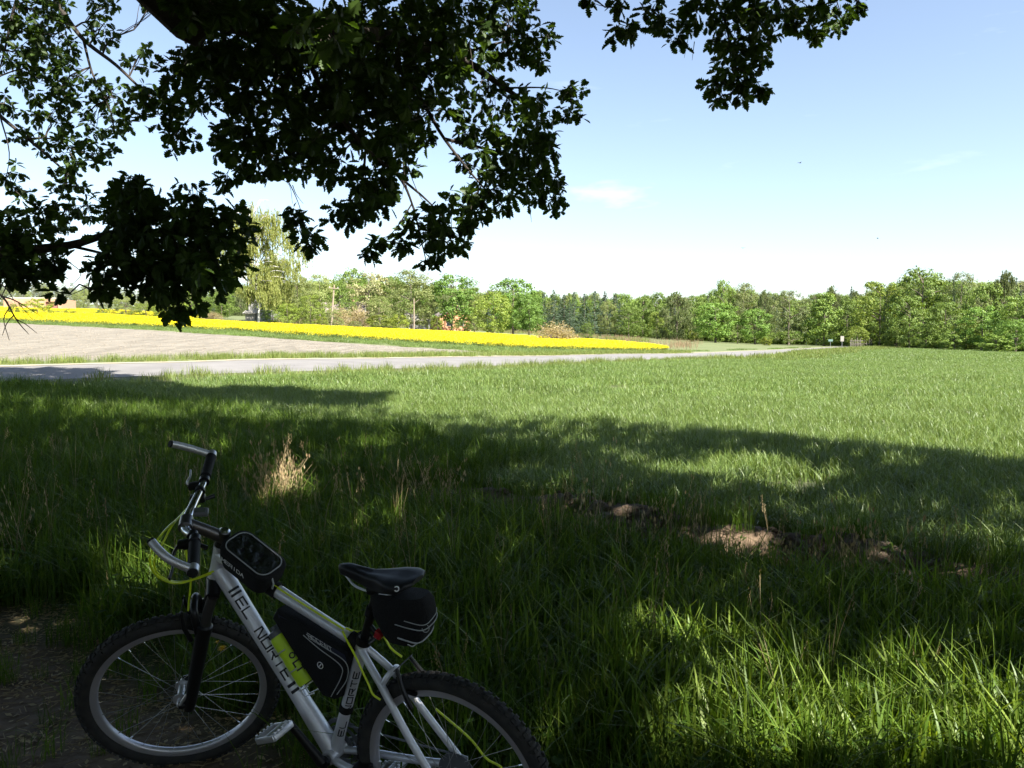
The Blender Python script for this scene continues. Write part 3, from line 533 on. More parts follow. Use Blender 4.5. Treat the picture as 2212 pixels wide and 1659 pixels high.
# left: in and behind the rape
T_('bush', 85, 645, 29, 97, 'large round green bush in front of the low brick building'); T_('bush', 33, 656, 12, 97, 'small green bush below the left end of the low brick building')
T_('dbush', 225, 664, 14, 110, 'small dark bush at the rape edge, next right of the brick building'); T_('bush', 152, 667, 10, 104, 'tiny low bush at the right foot of the brick building')
T_('airy', 275, 640, 36, 125, 'pale feathery bush seen under the hanging oak branch'); T_('yellow', 318, 655, 34, 118, 'yellow green bush partly behind the hanging oak branch, nearest the pale feathery one')
T_('yellow', 375, 640, 38, 125, 'yellow green bush behind the lowest tip of the hanging oak branch'); T_('dbush', 425, 662, 32, 118, 'darker bush just right of the tip of the hanging oak branch'); T_('bare', 462, 668, 28, 115, 'brownish bush in shade between oak branch tip and big birch')
T_('leafy', 480, 635, 34, 140, 'fresh green tree touching the left side of the big birch'); T_('leafy', 415, 628, 40, 150, 'green tree hidden behind the hanging oak branch')
T_('birch', 560, 438, 78, 118, 'tallest birch with white trunk and hanging twigs, standing over the others'); T_('birch', 606, 545, 40, 128, 'slimmer birch close behind the right side of the tallest one')
T_('yellow', 622, 655, 26, 118, 'golden green bush at the foot of the two birches'); T_('airy', 645, 596, 42, 128, 'loose olive tree immediately right of the birches'); T_('airy', 692, 592, 42, 138, 'loose olive tree above the utility pole')
T_('yellow', 672, 636, 28, 120, 'yellowish tree in front of the loose olive pair'); T_('airy', 722, 668, 22, 112, 'young pale tree in front of the utility pole'); T_('bush', 697, 684, 13, 110, 'low green bush at the foot of the young pale tree')
T_('leafy', 762, 581, 40, 172, 'tall grey green tree rising over the blossoming one'); T_('leafy', 735, 612, 32, 150, 'dark green tree left of the blossoming one'); T_('blossom', 798, 590, 52, 158, 'tree full of cream blossom amid darker neighbours')
T_('leafy', 846, 598, 38, 160, 'deep green tree between blossoming tree and tall feathery one'); T_('airy', 888, 583, 58, 146, 'tall feathery olive tree left of the round one'); T_('airy', 932, 645, 20, 148, 'small feathery tree between grey shed and orange house')
T_('linden', 977, 595, 60, 150, 'round bright green tree with bare dark trunk before the orange house'); T_('airy', 1024, 636, 32, 152, 'thin grey green tree tucked under the right side of the round tree')
T_('yellow', 1066, 630, 44, 140, 'yellow green tree, left one of the dense clump beside the tan shrub'); T_('linden', 1108, 602, 56, 155, 'tallest green tree in the dense clump beside the tan shrub'); T_('linden', 1143, 636, 36, 140, 'low rounded tree at the right end of the dense clump by the tan shrub')
T_('bare', 775, 652, 38, 132, 'round brown leafless shrub beneath the blossoming tree'); T_('bare', 735, 652, 32, 136, 'brown twiggy shrub before the grey roofed cottage'); T_('bush', 822, 682, 34, 117, 'bright green bush along the back of the rape field'); T_('bush', 862, 680, 22, 122, 'green bush joined to the right of the brightest one'); T_('airy', 768, 693, 16, 115, 'wispy grey green bush low behind the rape')
T_('airy', 820, 640, 34, 128, 'olive bushy tree in front of the blossoming one'); T_('leafy', 590, 640, 26, 122, 'dark low tree beside the white birch trunk'); T_('bare', 1200, 686, 60, 96, 'broad tan leafless shrub behind the end of the rape field'); T_('leafy', 1268, 698, 15, 128, 'little green tree alone right of the tan shrub')
T_('dbush', 1000, 694, 22, 145, 'dark bush beside the trunk of the round tree'); T_('bush', 945, 684, 16, 135, 'green bush at the left corner of the orange house')
# far wood, middle
ls = 'dark spruce at the front of the far wood, behind the tan shrub'
for a, b, w_ in ((1174, 627, 30), (1196, 621, 30), (1218, 632, 32), (1240, 626, 30), (1262, 630, 32), (1284, 624, 30), (1306, 624, 32), (1328, 629, 32), (1230, 644, 28), (1296, 642, 28)): T_('spruce', a, b, w_, 235 + (a * 7) % 19, ls, 'dark spruces of the far wood')
T_('airy', 1312, 650, 22, 225, 'light yellow green birch between the dark spruces'); T_('leafy', 1357, 664, 32, 222, 'deep green broad tree at the right end of the dark spruces'); T_('leafy', 1388, 640, 26, 232, 'dull green tree behind the deep green broad one')
T_('leafy', 1420, 632, 28, 232, 'tall green tree left of the pale drooping birch'); T_('yellow', 1418, 672, 20, 224, 'ochre tinged tree left of the pale drooping birch'); T_('dull', 1462, 634, 46, 215, 'pale drooping birch alone before the far wood'); T_('leafy', 1500, 640, 26, 228, 'mid green tree between pale birch and dark domed tree')
T_('bush', 1496, 714, 10, 208, 'tiny light green tree at the foot of the pale drooping birch'); T_('linden', 1545, 655, 52, 205, 'large dark domed tree standing out before the far wood'); T_('dull', 1592, 650, 22, 214, 'grey birch squeezed between the two domed trees'); T_('linden', 1630, 668, 42, 205, 'smaller domed tree with the round bush at its foot')
T_('bush', 1655, 729, 14, 186, 'pale round bush in front of the smaller domed tree'); T_('leafy', 1562, 606, 30, 248, 'tallest grey green crown above the large domed tree'); T_('airy', 1605, 612, 36, 248, 'grey olive crown behind the smaller domed tree'); T_('dull', 1650, 630, 26, 235, 'brownish grey birch above the pale round bush')
T_('dull', 1702, 626, 48, 205, 'wide grey birch left of the cone shaped tree'); T_('tri', 1778, 634, 60, 180, 'cone shaped green tree next to the road'); T_('dull', 1795, 622, 30, 215, 'slender grey birch behind the cone shaped tree'); T_('spruce', 1836, 612, 17, 215, 'lone dark spruce tip above the road'); T_('leafy', 1828, 648, 32, 190, 'green tree over the end of the road')
T_('yellow', 1850, 705, 26, 168, 'yellow leaved saplings behind the wooden fence'); T_('yellow', 1898, 606, 50, 172, 'bright yellow green tree by the wooden fence'); T_('leafy', 1868, 640, 30, 182, 'darker tree left of the bright yellow green one')
# right: the wood beyond the corn
T_('leafy', 1990, 580, 66, 165, 'tallest spreading tree of the wood beyond the corn'); T_('leafy', 1962, 640, 46, 155, 'lower green tree in front of the tallest spreading one'); T_('dull', 2072, 588, 42, 160, 'grey green birch top right of the tallest spreading tree'); T_('leafy', 2040, 655, 46, 145, 'leafy tree low in front of the grey green birch top'); T_('yellow', 2085, 690, 32, 135, 'low yellowish tree at the corn edge')
T_('leafy', 2125, 612, 42, 150, 'dark green tree second from the frame edge of the wood'); T_('linden', 2120, 662, 48, 132, 'fresh green tree leaning out towards the corn'); T_('dull', 2165, 590, 36, 150, 'grey birch high at the end of the wood'); T_('leafy', 2195, 640, 48, 128, 'green tree cut by the photo edge'); T_('linden', 2192, 690, 36, 119, 'low bright tree at the photo edge above the corn')
T_('spruce', 2055, 596, 15, 170, 'dark spruce tip right of the tallest spreading tree'); T_('spruce', 2190, 592, 17, 165, 'dark spruce tip near the photo edge'); T_('leafy', 2250, 625, 46, 122, 'green tree just past the photo edge'); T_('leafy', 1935, 690, 36, 158, 'shaded low tree right of the wooden fence'); T_('leafy', 2000, 700, 40, 146, 'shaded low tree under the tallest spreading one'); T_('dbush', 2060, 715, 34, 134, 'dark undergrowth bush beneath the low yellowish tree'); T_('dbush', 2150, 722, 40, 120, 'dark undergrowth bush beneath the fresh green leaning tree')
# the wood behind, read as one mass
def joined(kind, i):
    cm, tm = TP[kind][i % len(TP[kind])]; b = bmesh.new(); b.from_mesh(cm); k = len(b.faces); b.from_mesh(tm); b.faces.ensure_lookup_table()
    for f in b.faces[k:]: f.material_index = 1
    me = bpy.data.meshes.new('wood_' + kind); b.to_mesh(me); b.free(); me.materials.append(cm.materials[0]); me.materials.append(tm.materials[0])
    A = {'spruce': 8, 'pine': 7, 'dull': 8, 'leafy': 9, 'airy': 8.5}[kind]; me.transform(Matrix.Diagonal((A, A, 16, 1))); return me
SKX = [-150, 0, 100, 230, 300, 520, 620, 700, 770, 860, 930, 1050, 1130, 1200, 1300, 1400, 1500, 1560, 1650, 1700, 1800, 1900, 1940, 2000, 2080, 2150, 2212, 2400]
SKY_ = [603, 603, 608, 608, 618, 612, 604, 600, 596, 600, 608, 622, 624, 628, 632, 634, 636, 618, 630, 634, 632, 622, 604, 598, 600, 606, 600, 590]
DPX = [-150, 200, 420, 800, 1150, 1400, 1700, 1900, 2000, 2212, 2400]; DPY = [250, 230, 190, 205, 275, 268, 250, 205, 185, 160, 150]
wp = {0: [], 1: [], 2: []}; ws = {0: [], 1: [], 2: []}
for row in range(4):
    for dx in np.arange(-150, 2400, 15):
        a = dx + RNG.uniform(-8, 8); dp = np.interp(a, DPX, DPY) + row * 11 + RNG.uniform(-4, 4); x_ = (a * K - 512) / F * dp; z_ = float(terrain(x_, dp)); top = np.interp(a, SKX, SKY_) + RNG.uniform(0, 16) + (14 if row == 0 else 0); zt = EYE + ray(a, top)[2] / ray(a, top)[1] * dp
        g = 0 if a < 330 else (1 if 1120 < a < 1560 and RNG.uniform() < .6 else 2); wp[g].append((x_, dp, z_ - .3)); ws[g].append((zt - z_) / 16)
for g, (ks, lb) in enumerate((((('pine', 0), ('pine', 1), ('airy', 0)), 'distant pine wood on the rise behind the brick building'), ((('spruce', 0), ('spruce', 1), ('leafy', 0)), 'dark spruce wood closing the view'), ((('leafy', 0), ('leafy', 1), ('airy', 0), ('dull', 0), ('spruce', 1)), 'mixed wood closing the view behind the fields'))):
    scatter('far_wood', wp[g], [joined(*q) for q in ks], np.array(ws[g]), label=lb)
# low dark undergrowth along the foot of the wood
q = []
for dx in np.arange(1180, 2400, 7): dp = np.interp(dx, [1180, 1400, 1640, 1880, 2000, 2212, 2400], [262, 252, 225, 176, 160, 128, 122]) + RNG.uniform(2, 9); x_ = (dx * K - 512) / F * dp; q.append((x_, dp, float(terrain(x_, dp)) - .3))
ub = TP['dbush'][0][0].copy(); ub.transform(Matrix.Diagonal((5, 5, 3.4, 1))); scatter('undergrowth', q, [ub], (.7, 1.25), label='dark undergrowth at the foot of the wood')
q = [(x_ + RNG.normal(0, .5), y_ + RNG.normal(0, .4), -.1) for x_ in np.arange(-24, 22, 1.9) for y_ in (-9,)] + [(13 + RNG.normal(0, .5), y_, -.1) for y_ in np.arange(-8, 1, 1.5)] + [(-17 + RNG.normal(0, .5), y_, -.1) for y_ in np.arange(-8, 3, 1.5)]  # unseen bushes added behind and beside the camera to deepen the shade
scatter('undergrowth', q, [ub], (.6, 1.1), label='unseen thicket added behind the camera to keep sky light off the verge')

# ------------------------------------------------------------------ houses, pole, pylon, fence, signs
H_br = mat('bare_brick', (.36, .21, .13), .9, c2=(.42, .26, .17), nscale=3); H_or = mat('orange_render', (.50, .24, .13), .9, c2=(.55, .28, .16), nscale=2); H_gr = mat('grey_render', (.24, .235, .23), .9, c2=(.29, .285, .275), nscale=2)
H_roof = mat('dark_roof', (.16, .13, .12), .85, c2=(.22, .18, .16), nscale=4); H_pale = mat('weathered_roof', (.24, .225, .195), .9, c2=(.31, .29, .25), nscale=3); H_white = mat('white_paint', (.45, .445, .43), .7); H_dk = mat('window_glass', (.03, .035, .04), .15); H_red = mat('red_brown_boards', (.22, .09, .07), .8, c2=(.3, .13, .1), nscale=5, stretch=(6, 6, 1)); H_con = mat('concrete_ring_beam', (.38, .35, .30), .9, c2=(.44, .41, .36), nscale=4)
def ground_at(dx, depth): x_ = (dx * K - 512) / F * depth; return x_, depth, float(terrain(x_, depth))
# long brick shell
bx, by, bz = ground_at(75, 168); t = empty('brick_building', (bx, by, bz - .3), rz=R(8)); tag(t, 'unfinished low brick building with open window holes, behind the rape', 'building')
wl = MB(); Wd, Dp, Ht = 11.4, 7, 2.7
holes = [(-4.4, .9, 1.0, 2.1), (-3.0, 1.2, .8, 2.1), (-1.0, .8, 0.3, 2.1), (3.7, 2.6, .4, 2.1)]
xs_ = -Wd / 2
for hx, hw_, h0, h1 in holes:
    wl.box(((xs_ + hx - hw_ / 2) / 2, 0, Ht / 2), (hx - hw_ / 2 - xs_, .3, Ht)); wl.box((hx, 0, h0 / 2), (hw_, .29, h0)); wl.box((hx, 0, (h1 + Ht) / 2), (hw_, .29, Ht - h1)); xs_ = hx + hw_ / 2
wl.box(((xs_ + Wd / 2) / 2, 0, Ht / 2), (Wd / 2 - xs_, .3, Ht)); wl.box((-Wd / 2 + .15, Dp / 2 + .16, Ht / 2), (.3, Dp, Ht)); wl.box((Wd / 2 - .15, Dp / 2 + .16, Ht / 2), (.3, Dp, Ht)); wl.box((0, Dp + .32, Ht / 2), (Wd, .3, Ht)); wl.obj('wall', H_br, t, False)
MB().box((0, 0, Ht + .13), (Wd + .06, .36, .25)).obj('ring_beam', H_con, t, False); MB().box((3.7, .3, 1.3), (2.5, .08, 1.8)).obj('door', H_red, t, False)
def house(name, dx, depth, w, d, hw_, hr, wallm, roofm, label, rz=0.0, gable=False, win=(), over=.35, dz=-.1):
    x_, y_, z_ = ground_at(dx, depth); t = empty(name, (x_, y_, z_ + dz), rz=rz); tag(t, label, 'house' if name != 'shed' else 'shed')
    wb = MB(); wb.box((0, 0, hw_ / 2), (w, d, hw_))
    ax = gable
    if ax: wb.add([(-w / 2, -d / 2, hw_), (w / 2, -d / 2, hw_), (0, -d / 2, hw_ + hr), (-w / 2, d / 2, hw_), (w / 2, d / 2, hw_), (0, d / 2, hw_ + hr)], [[0, 1, 2], [5, 4, 3]])
    else: wb.add([(-w / 2, -d / 2, hw_), (-w / 2, d / 2, hw_), (-w / 2, 0, hw_ + hr), (w / 2, -d / 2, hw_), (w / 2, d / 2, hw_), (w / 2, 0, hw_ + hr)], [[0, 2, 1], [3, 4, 5]])
    wb.obj('wall', wallm, t, False); rb = MB(); th = .18
    a, b = (w, d) if ax else (d, w); sl_ = math.hypot(a / 2, hr) + over; an = math.atan2(hr, a / 2)
    for sg in (-1, 1):
        cx_ = sg * (a / 4 + over / 2 * math.cos(an)); cz_ = hw_ + hr / 2 - over / 2 * math.sin(an) + th / 2
        Rm = np.array(Matrix.Rotation(sg * an, 3, 'Y')); q = MB().box((cx_, 0, cz_), (sl_, b + 2 * over, th), Rm); V = np.concatenate(q.v)
        if not ax: V = V[:, [1, 0, 2]]
        rb.add(V, q.f)
    ro = rb.obj('roof', roofm, t, False); MB().box((w * .2, .3, hw_ + hr + .2), (.5, .5, 1.1)).obj('chimney', H_br, ro, False) if hr > 1.6 else None
    for wx, wz, ww, wh in win:
        f = MB().box((wx, -d / 2 - .02, wz), (ww, .06, wh)).obj('window', H_white, t, False); MB().box((wx, -d / 2 - .055, wz), (ww - .16, .03, wh - .16)).obj('pane', H_dk, f, False)
    return t
house('house', 574, 136, 3.8, 6, 3.0, 2.2, H_gr, H_roof, 'grey gabled house half hidden behind the white birch trunk', 0, True, ((0, 1.6, 1.0, 1.1), (0, 3.5, .7, .7)))
house('shed', 548, 134, 1.6, 3, 1.2, .5, H_pale, H_pale, 'low pale shed left of the birch trunk')
house('house', 745, 160, 8.5, 6, 2.4, 2.0, H_gr, H_roof, 'grey cottage with dark roof behind brown shrubs', R(-6), False, ((-2.5, 1.7, 1, 1.1), (1.5, 1.7, 1, 1.1)))
house('shed', 906, 150, 4.6, 4, 1.7, 1.5, H_gr, H_pale, 'shed with pale weathered roof left of the orange house', R(6), False)
house('house', 974, 162, 6.4, 7, 2.9, 1.9, H_or, H_roof, 'orange house with brown roof behind the round tree', R(20), True, ((-1.4, 1.6, .9, 1.1), (1.3, 1.6, .9, 1.1)))
x_, y_, z_ = ground_at(716, 116); t = empty('utility_pole', (x_, y_, z_)); tag(t, 'leaning wooden utility pole rising from the young pale tree', 'pole'); t.rotation_euler = (0, R(5), 0)
MB().tube([(0, 0, -.3), (0, 0, 6.2)], [.15, .1], 10).obj('post', B_bare, t); ca = MB().box((0, -.16, 5.7), (1.5, .1, .12)).obj('crossarm', B_bare, t, False)
for sx in (-.6, .6): MB().tube([(sx, -.16, 5.76), (sx, -.16, 5.95)], [.05, .035], 8).obj('insulator', H_white, ca)
x_, y_, z_ = ground_at(895, 124); t = empty('utility_pole', (x_, y_, z_)); tag(t, 'straight weathered utility pole in front of the tall feathery tree', 'pole')
MB().tube([(0, 0, -.3), (0, 0, 5.2)], [.11, .08], 10).obj('post', B_bare, t); MB().tube([(0, 0, 4.4), (.8, -.1, 5.0)], [.05, .04], 6).obj('brace', B_bare, t)
# pylon
P_steel = mat('galvanised_steel', (.42, .43, .45), .5, .6); x_, y_, z_ = ground_at(923, 620); zb = 8.; t = empty('power_pylon', (x_, y_, zb)); tag(t, 'thin lattice power pylon showing above the far trees', 'pylon')
mb = MB(); Hh = EYE + ray(923, 594)[2] / ray(923, 594)[1] * 620 - zb
lv = np.linspace(0, Hh, 10); wd = np.interp(lv, [0, Hh], [2.6, .35]); cn = lambda i: [np.array([sx * wd[i], sy * wd[i], lv[i]]) for sx, sy in ((-1, -1), (1, -1), (1, 1), (-1, 1))]
for i in range(9):
    a, b = cn(i), cn(i + 1)
    for j in range(4): mb.tube([a[j], b[j]], .14, 4); mb.tube([a[j], b[(j + 1) % 4]], .08, 4); mb.tube([a[(j + 1) % 4], b[j]], .08, 4)
mb.obj('tower', P_steel, t, False); mb = MB(); h_ = Hh - 7.5
for sg in (-1, 1): mb.tube([(0, 0, h_), (sg * 8.5, 0, h_)], .16, 4); mb.tube([(0, 0, h_ + 1.4), (sg * 8.5, 0, h_)], .12, 4)
mb.obj('crossarm', P_steel, t, False)
# fence of stakes and the little signs at the end of the road
P_stake = mat('grey_wood_stake', (.13, .115, .095), .9, c2=(.2, .18, .15), nscale=5); t = empty('wooden_fence', ground_at(1836, 160)); tag(t, 'weathered fence of wooden stakes where the road enters the wood', 'fence'); x0, y0, z0 = ground_at(1836, 160); x1, y1, z1 = ground_at(1882, 172)
for i in range(15):
    f = i / 14; h_ = 1.5 + .35 * math.sin(i * 2.1) + .5 * f; MB().tube([(f * (x1 - x0) + .06 * math.sin(i * 3.3), f * (y1 - y0), -.3), (f * (x1 - x0) + .12 * math.sin(i * 5.3), f * (y1 - y0), h_)], [.085, .07], 7).obj('stake', P_stake, t)
for zz in (.6, 1.25): MB().tube([(0, -.1, zz), (x1 - x0, y1 - y0 - .1, zz + .15)], .05, 6).obj('rail', P_stake, t)
def sign(dx, depth, h_, shape, m, label, w_=.6, hh=.6):
    x_, y_, z_ = ground_at(dx, depth); t = empty('road_sign', (x_, y_, z_)); tag(t, label, 'sign'); MB().tube([(0, 0, -.2), (0, 0, h_)], .035, 8).obj('post', P_steel, t)
    if shape == 'disc': MB().ring((0, -.05, h_ - .1), (0, 1, 0), [(.001, -.01), (w_ / 2, -.01), (w_ / 2, .01), (.001, .01)], 24).obj('plate', m, t, False)
    else: MB().box((0, -.05, h_ - hh / 2 + .05), (w_, .03, hh), bev=.01).obj('plate', m, t, False)
S_teal = mat('teal_board', (.12, .20, .18), .6)
sign(1818, 162, 2.2, 'plate', H_pale, 'pale upright road sign beside the end of the road', .7, 1.1); sign(1793, 172, 1.5, 'plate', S_teal, 'pale teal notice board under the cone shaped tree', 1.0, .45); sign(1741, 185, 2.1, 'plate', S_teal, 'small whitish board in the shade of the wide grey birch', 1.0, .8); sign(1762, 182, 1.6, 'disc', H_white, 'small round white topped post left of the notice board', .5)

# ------------------------------------------------------------------ the two oaks the photo is taken under
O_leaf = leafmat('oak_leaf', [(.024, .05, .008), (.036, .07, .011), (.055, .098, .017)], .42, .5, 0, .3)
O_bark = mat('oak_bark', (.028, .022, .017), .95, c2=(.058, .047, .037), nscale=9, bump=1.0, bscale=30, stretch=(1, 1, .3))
half = np.array([(0, 0), (.1, .04), (.2, .13), (.28, .22), (.35, .13), (.43, .31), (.52, .18), (.62, .37), (.71, .21), (.80, .29), (.88, .15), (.96, .13), (1, 0)])
def oak_leaves(P, D, Nn, S, fold=.22):
    """lobed leaves: base points, direction of the midrib, face normal, length"""
    D = unit(D); Sd = unit(np.cross(Nn, D)); Nn = np.cross(D, Sd); k = len(half); n = len(P); V = np.zeros((n, 2 * k - 2, 3))
    drp = -.18 * half[:, 0] ** 2
    for sg, sl_ in ((1, slice(0, k)), (-1, slice(k, 2 * k - 2))):
        h_ = half if sg == 1 else half[1:-1]; dr = drp if sg == 1 else drp[1:-1]
        V[:, sl_] = P[:, None] + S[:, None, None] * (D[:, None] * h_[None, :, :1] + Sd[:, None] * sg * h_[None, :, 1:] + Nn[:, None] * (fold * h_[None, :, 1:] + dr[None, :, None]))
    A = list(range(k)); B = [k - 1] + list(range(2 * k - 3, k - 1, -1)) + [0]
    base = (np.arange(n) * (2 * k - 2))[:, None]; return V.reshape(-1, 3), (base + np.array(A)).tolist(), (base + np.array(B)).tolist()
def add_leaves(mb, P, D, Nn, S):
    V, A, B = oak_leaves(P, D, Nn, S); n0 = mb.n; mb.v.append(V); mb.f += (np.array(A) + n0).tolist(); mb.f += (np.array(B) + n0).tolist() if len({len(b) for b in B}) == 1 else [[i + n0 for i in b] for b in B]; mb.mi += [0] * (2 * len(P)); mb.n += len(V)
def rosettes(mb, C, dirs, size, rng, per=(7, 12)):
    for c, d in zip(C, dirs):
        n = rng.integers(*per); a = np.sort(rng.uniform(0, 6.283, n)); d = unit(d); u = unit(np.cross(d, [.3, .2, .9])); v = np.cross(d, u)
        out = np.cos(a)[:, None] * u + np.sin(a)[:, None] * v; D = unit(out * rng.uniform(.5, 1.1, (n, 1)) + d * rng.uniform(-.4, .9, (n, 1)) + np.array([0, 0, -.2]))
        Nn = unit(np.array([0, 0, 1.]) + rng.normal(0, .55, (n, 3))); add_leaves(mb, c + out * .012 + d * rng.uniform(-.05, .03, (n, 1)), D, Nn, size * rng.uniform(.65, 1.2, n))
def twig(tb, a, b, r0, r1, rng, k=4, sag=.0):
    a = np.asarray(a, float); b = np.asarray(b, float); l_ = np.linalg.norm(b - a); t = np.linspace(0, 1, k + 1)[:, None]; P = a + (b - a) * t + rng.normal(0, .045, (k + 1, 3)) * l_ * np.sin(np.pi * t); P[:, 2] += sag * l_ * np.sin(np.pi * t[:, 0]); P = smooth_path(P, 2); tb.tube(P, np.linspace(r0, r1, len(P)), 5, cap=False); return P
# limbs, drawn as (photo x, photo y, metres off, radius)
def limb(tb, pts, n=9):
    P = smooth_path([at(a, b, d) if not isinstance(a, tuple) else np.array(a) for a, b, d, r in pts], 5); r = np.interp(np.linspace(0, 1, len(P)), np.linspace(0, 1, len(pts)), [q[3] for q in pts]); tb.tube(P, r, n); return P, r
t1 = empty('oak_tree', (-3.4, -2.2, 0)); tag(t1, 'big overhanging oak whose dark dense branches hang over the bicycle', 'oak'); t2 = empty('oak_tree', (-14.5, 9.5, 0)); tag(t2, 'second oak with sparser smaller looking leaves reaching in above the road', 'oak')
tb1, cb1, tb2, cb2 = MB(), MB(), MB(), MB(); rg = np.random.default_rng(5)
O1 = np.array([-3.4, -2.2, 0.]); O2 = np.array([-14.5, 9.5, 0.])
def W_(p): return (tuple(p),)
def limbW(tb, P, r, n=9): P = smooth_path(P, 5); tb.tube(P, np.interp(np.linspace(0, 1, len(P)), np.linspace(0, 1, len(r)), r), n); return P
limbW(tb1, [O1 + [0, 0, -.3], O1 + [.02, .03, .5], O1 + [.05, .1, 2.2], O1 + [.2, .3, 4.5], O1 + [.5, .6, 8], O1 + [.8, .8, 12]], [.62, .45, .40, .36, .22, .06], 16)
limbW(tb2, [O2 + [0, 0, -.3], O2 + [.02, .03, .5], O2 + [.05, .1, 2.2], O2 + [.2, .3, 5], O2 + [.5, .6, 9], O2 + [.8, .8, 13]], [.6, .42, .36, .32, .2, .06], 16)
B1 = []                                                     # skeleton points of oak 1 that twigs may start from
e0 = at(320, -22, 4.1); Pm = limbW(tb1, [O1 + [.15, .25, 3.6], O1 + [.9, 2.2, 4.3], e0, at(430, 25, 4.3), at(620, 62, 4.5), at(790, 72, 5.0), at(980, 120, 6.0), at(1090, 190, 6.4), at(1180, 250, 6.8)], [.16, .12, .085, .078, .07, .052, .034, .02, .008], 12); B1.append(Pm)
for pts, r in [([(800, 75, 5.6), (900, 200, 5.7), (960, 300, 5.8), (1040, 400, 5.9), (1110, 470, 6.0)], .02), ([(960, 300, 5.8), (1080, 330, 6.1), (1160, 360, 6.3), (1195, 440, 6.4)], .013), ([(640, 66, 5.3), (700, 200, 5.2), (790, 320, 5.2), (860, 380, 5.3), (890, 440, 5.4), (910, 520, 5.5), (922, 570, 5.5)], .018), ([(790, 320, 5.2), (780, 400, 5.2), (740, 460, 5.2)], .01), ([(640, 66, 5.3), (610, 200, 5.4), (560, 300, 5.5), (500, 360, 5.6)], .016), ([(560, 300, 5.5), (610, 370, 5.4), (645, 440, 5.3), (665, 520, 5.3)], .006), ([(980, 120, 6.0), (1090, 90, 6.3), (1170, 80, 6.4)], .014), ([(1090, 190, 6.4), (1180, 190, 6.6), (1245, 205, 6.7)], .009), ([(470, 42, 5.0), (500, 160, 5.2), (440, 220, 5.4), (380, 290, 5.6)], .014), ([(470, 42, 5.0), (400, 140, 5.2), (330, 200, 5.5)], .013), ([(860, 380, 5.3), (930, 440, 5.5), (980, 500, 5.6)], .01), ([(890, 440, 5.4), (850, 500, 5.4), (800, 540, 5.4)], .006), ([(800, 75, 5.6), (720, 110, 4.2), (700, 70, 3.2)], .012)]:
    B1.append(limbW(tb1, [at(*q) for q in pts], [r, r * .75, r * .4, .003], 6))
# low branch coming in from the left
Pl = limbW(tb1, [O1 + [.1, .3, 2.4], O1 + [-.6, 2.6, 2.6], at(-140, 560, 4.6), at(0, 545, 4.8), at(150, 530, 5.0), at(260, 500, 5.1), at(380, 505, 5.2), at(480, 520, 5.3)], [.09, .07, .045, .034, .026, .02, .012, .005], 8); B1.append(Pl)
for pts, r in [([(150, 530, 5.0), (260, 560, 5.0), (340, 610, 5.0), (375, 680, 5.0)], .012), ([(260, 500, 5.1), (300, 440, 5.1), (290, 395, 5.1)], .008), ([(380, 505, 5.2), (440, 440, 5.2), (415, 400, 5.2)], .007), ([(0, 545, 4.8), (60, 500, 5.0), (110, 460, 5.1)], .008), ([(340, 610, 5.0), (430, 600, 5.1), (490, 600, 5.1)], .007), ([(150, 530, 5.0), (60, 570, 4.9), (20, 600, 4.9)], .006), ([(260, 500, 5.1), (230, 560, 4.9), (225, 620, 4.9)], .007)]:
    B1.append(limbW(tb1, [at(*q) for q in pts], [r, r * .7, r * .4, .003], 6))
# branch hanging in from the top
Pr = limbW(tb1, [O1 + [.3, .4, 5.6], np.array([-.8, 1.8, 6.2]), at(1250, -190, 5.6), at(1420, -60, 5.8), at(1540, -20, 6.0), at(1660, -25, 6.2), at(1800, -20, 6.4), at(1862, 8, 6.5)], [.13, .1, .05, .03, .022, .016, .01, .004], 8); B1.append(Pr)
for pts, r in [([(1540, -20, 6.0), (1570, 60, 6.0), (1580, 140, 6.0), (1600, 210, 6.0)], .012), ([(1580, 140, 6.0), (1630, 170, 6.0), (1655, 215, 6.0)], .006), ([(1420, -60, 5.8), (1430, 10, 5.8), (1425, 50, 5.8)], .007), ([(1420, -60, 5.8), (1350, 0, 5.7), (1335, 65, 5.7)], .006), ([(1660, -25, 6.2), (1690, 30, 6.2), (1640, 90, 6.1)], .007), ([(1800, -20, 6.4), (1820, 40, 6.4), (1830, 70, 6.4)], .005), ([(1540, -20, 6.0), (1490, 30, 5.9), (1460, 90, 5.9)], .006), ([(1660, -25, 6.2), (1740, 10, 6.3), (1760, 60, 6.3)], .006)]:
    B1.append(limbW(tb1, [at(*q) for q in pts], [r, r * .7, r * .4, .002], 6))
A1 = np.concatenate(B1)
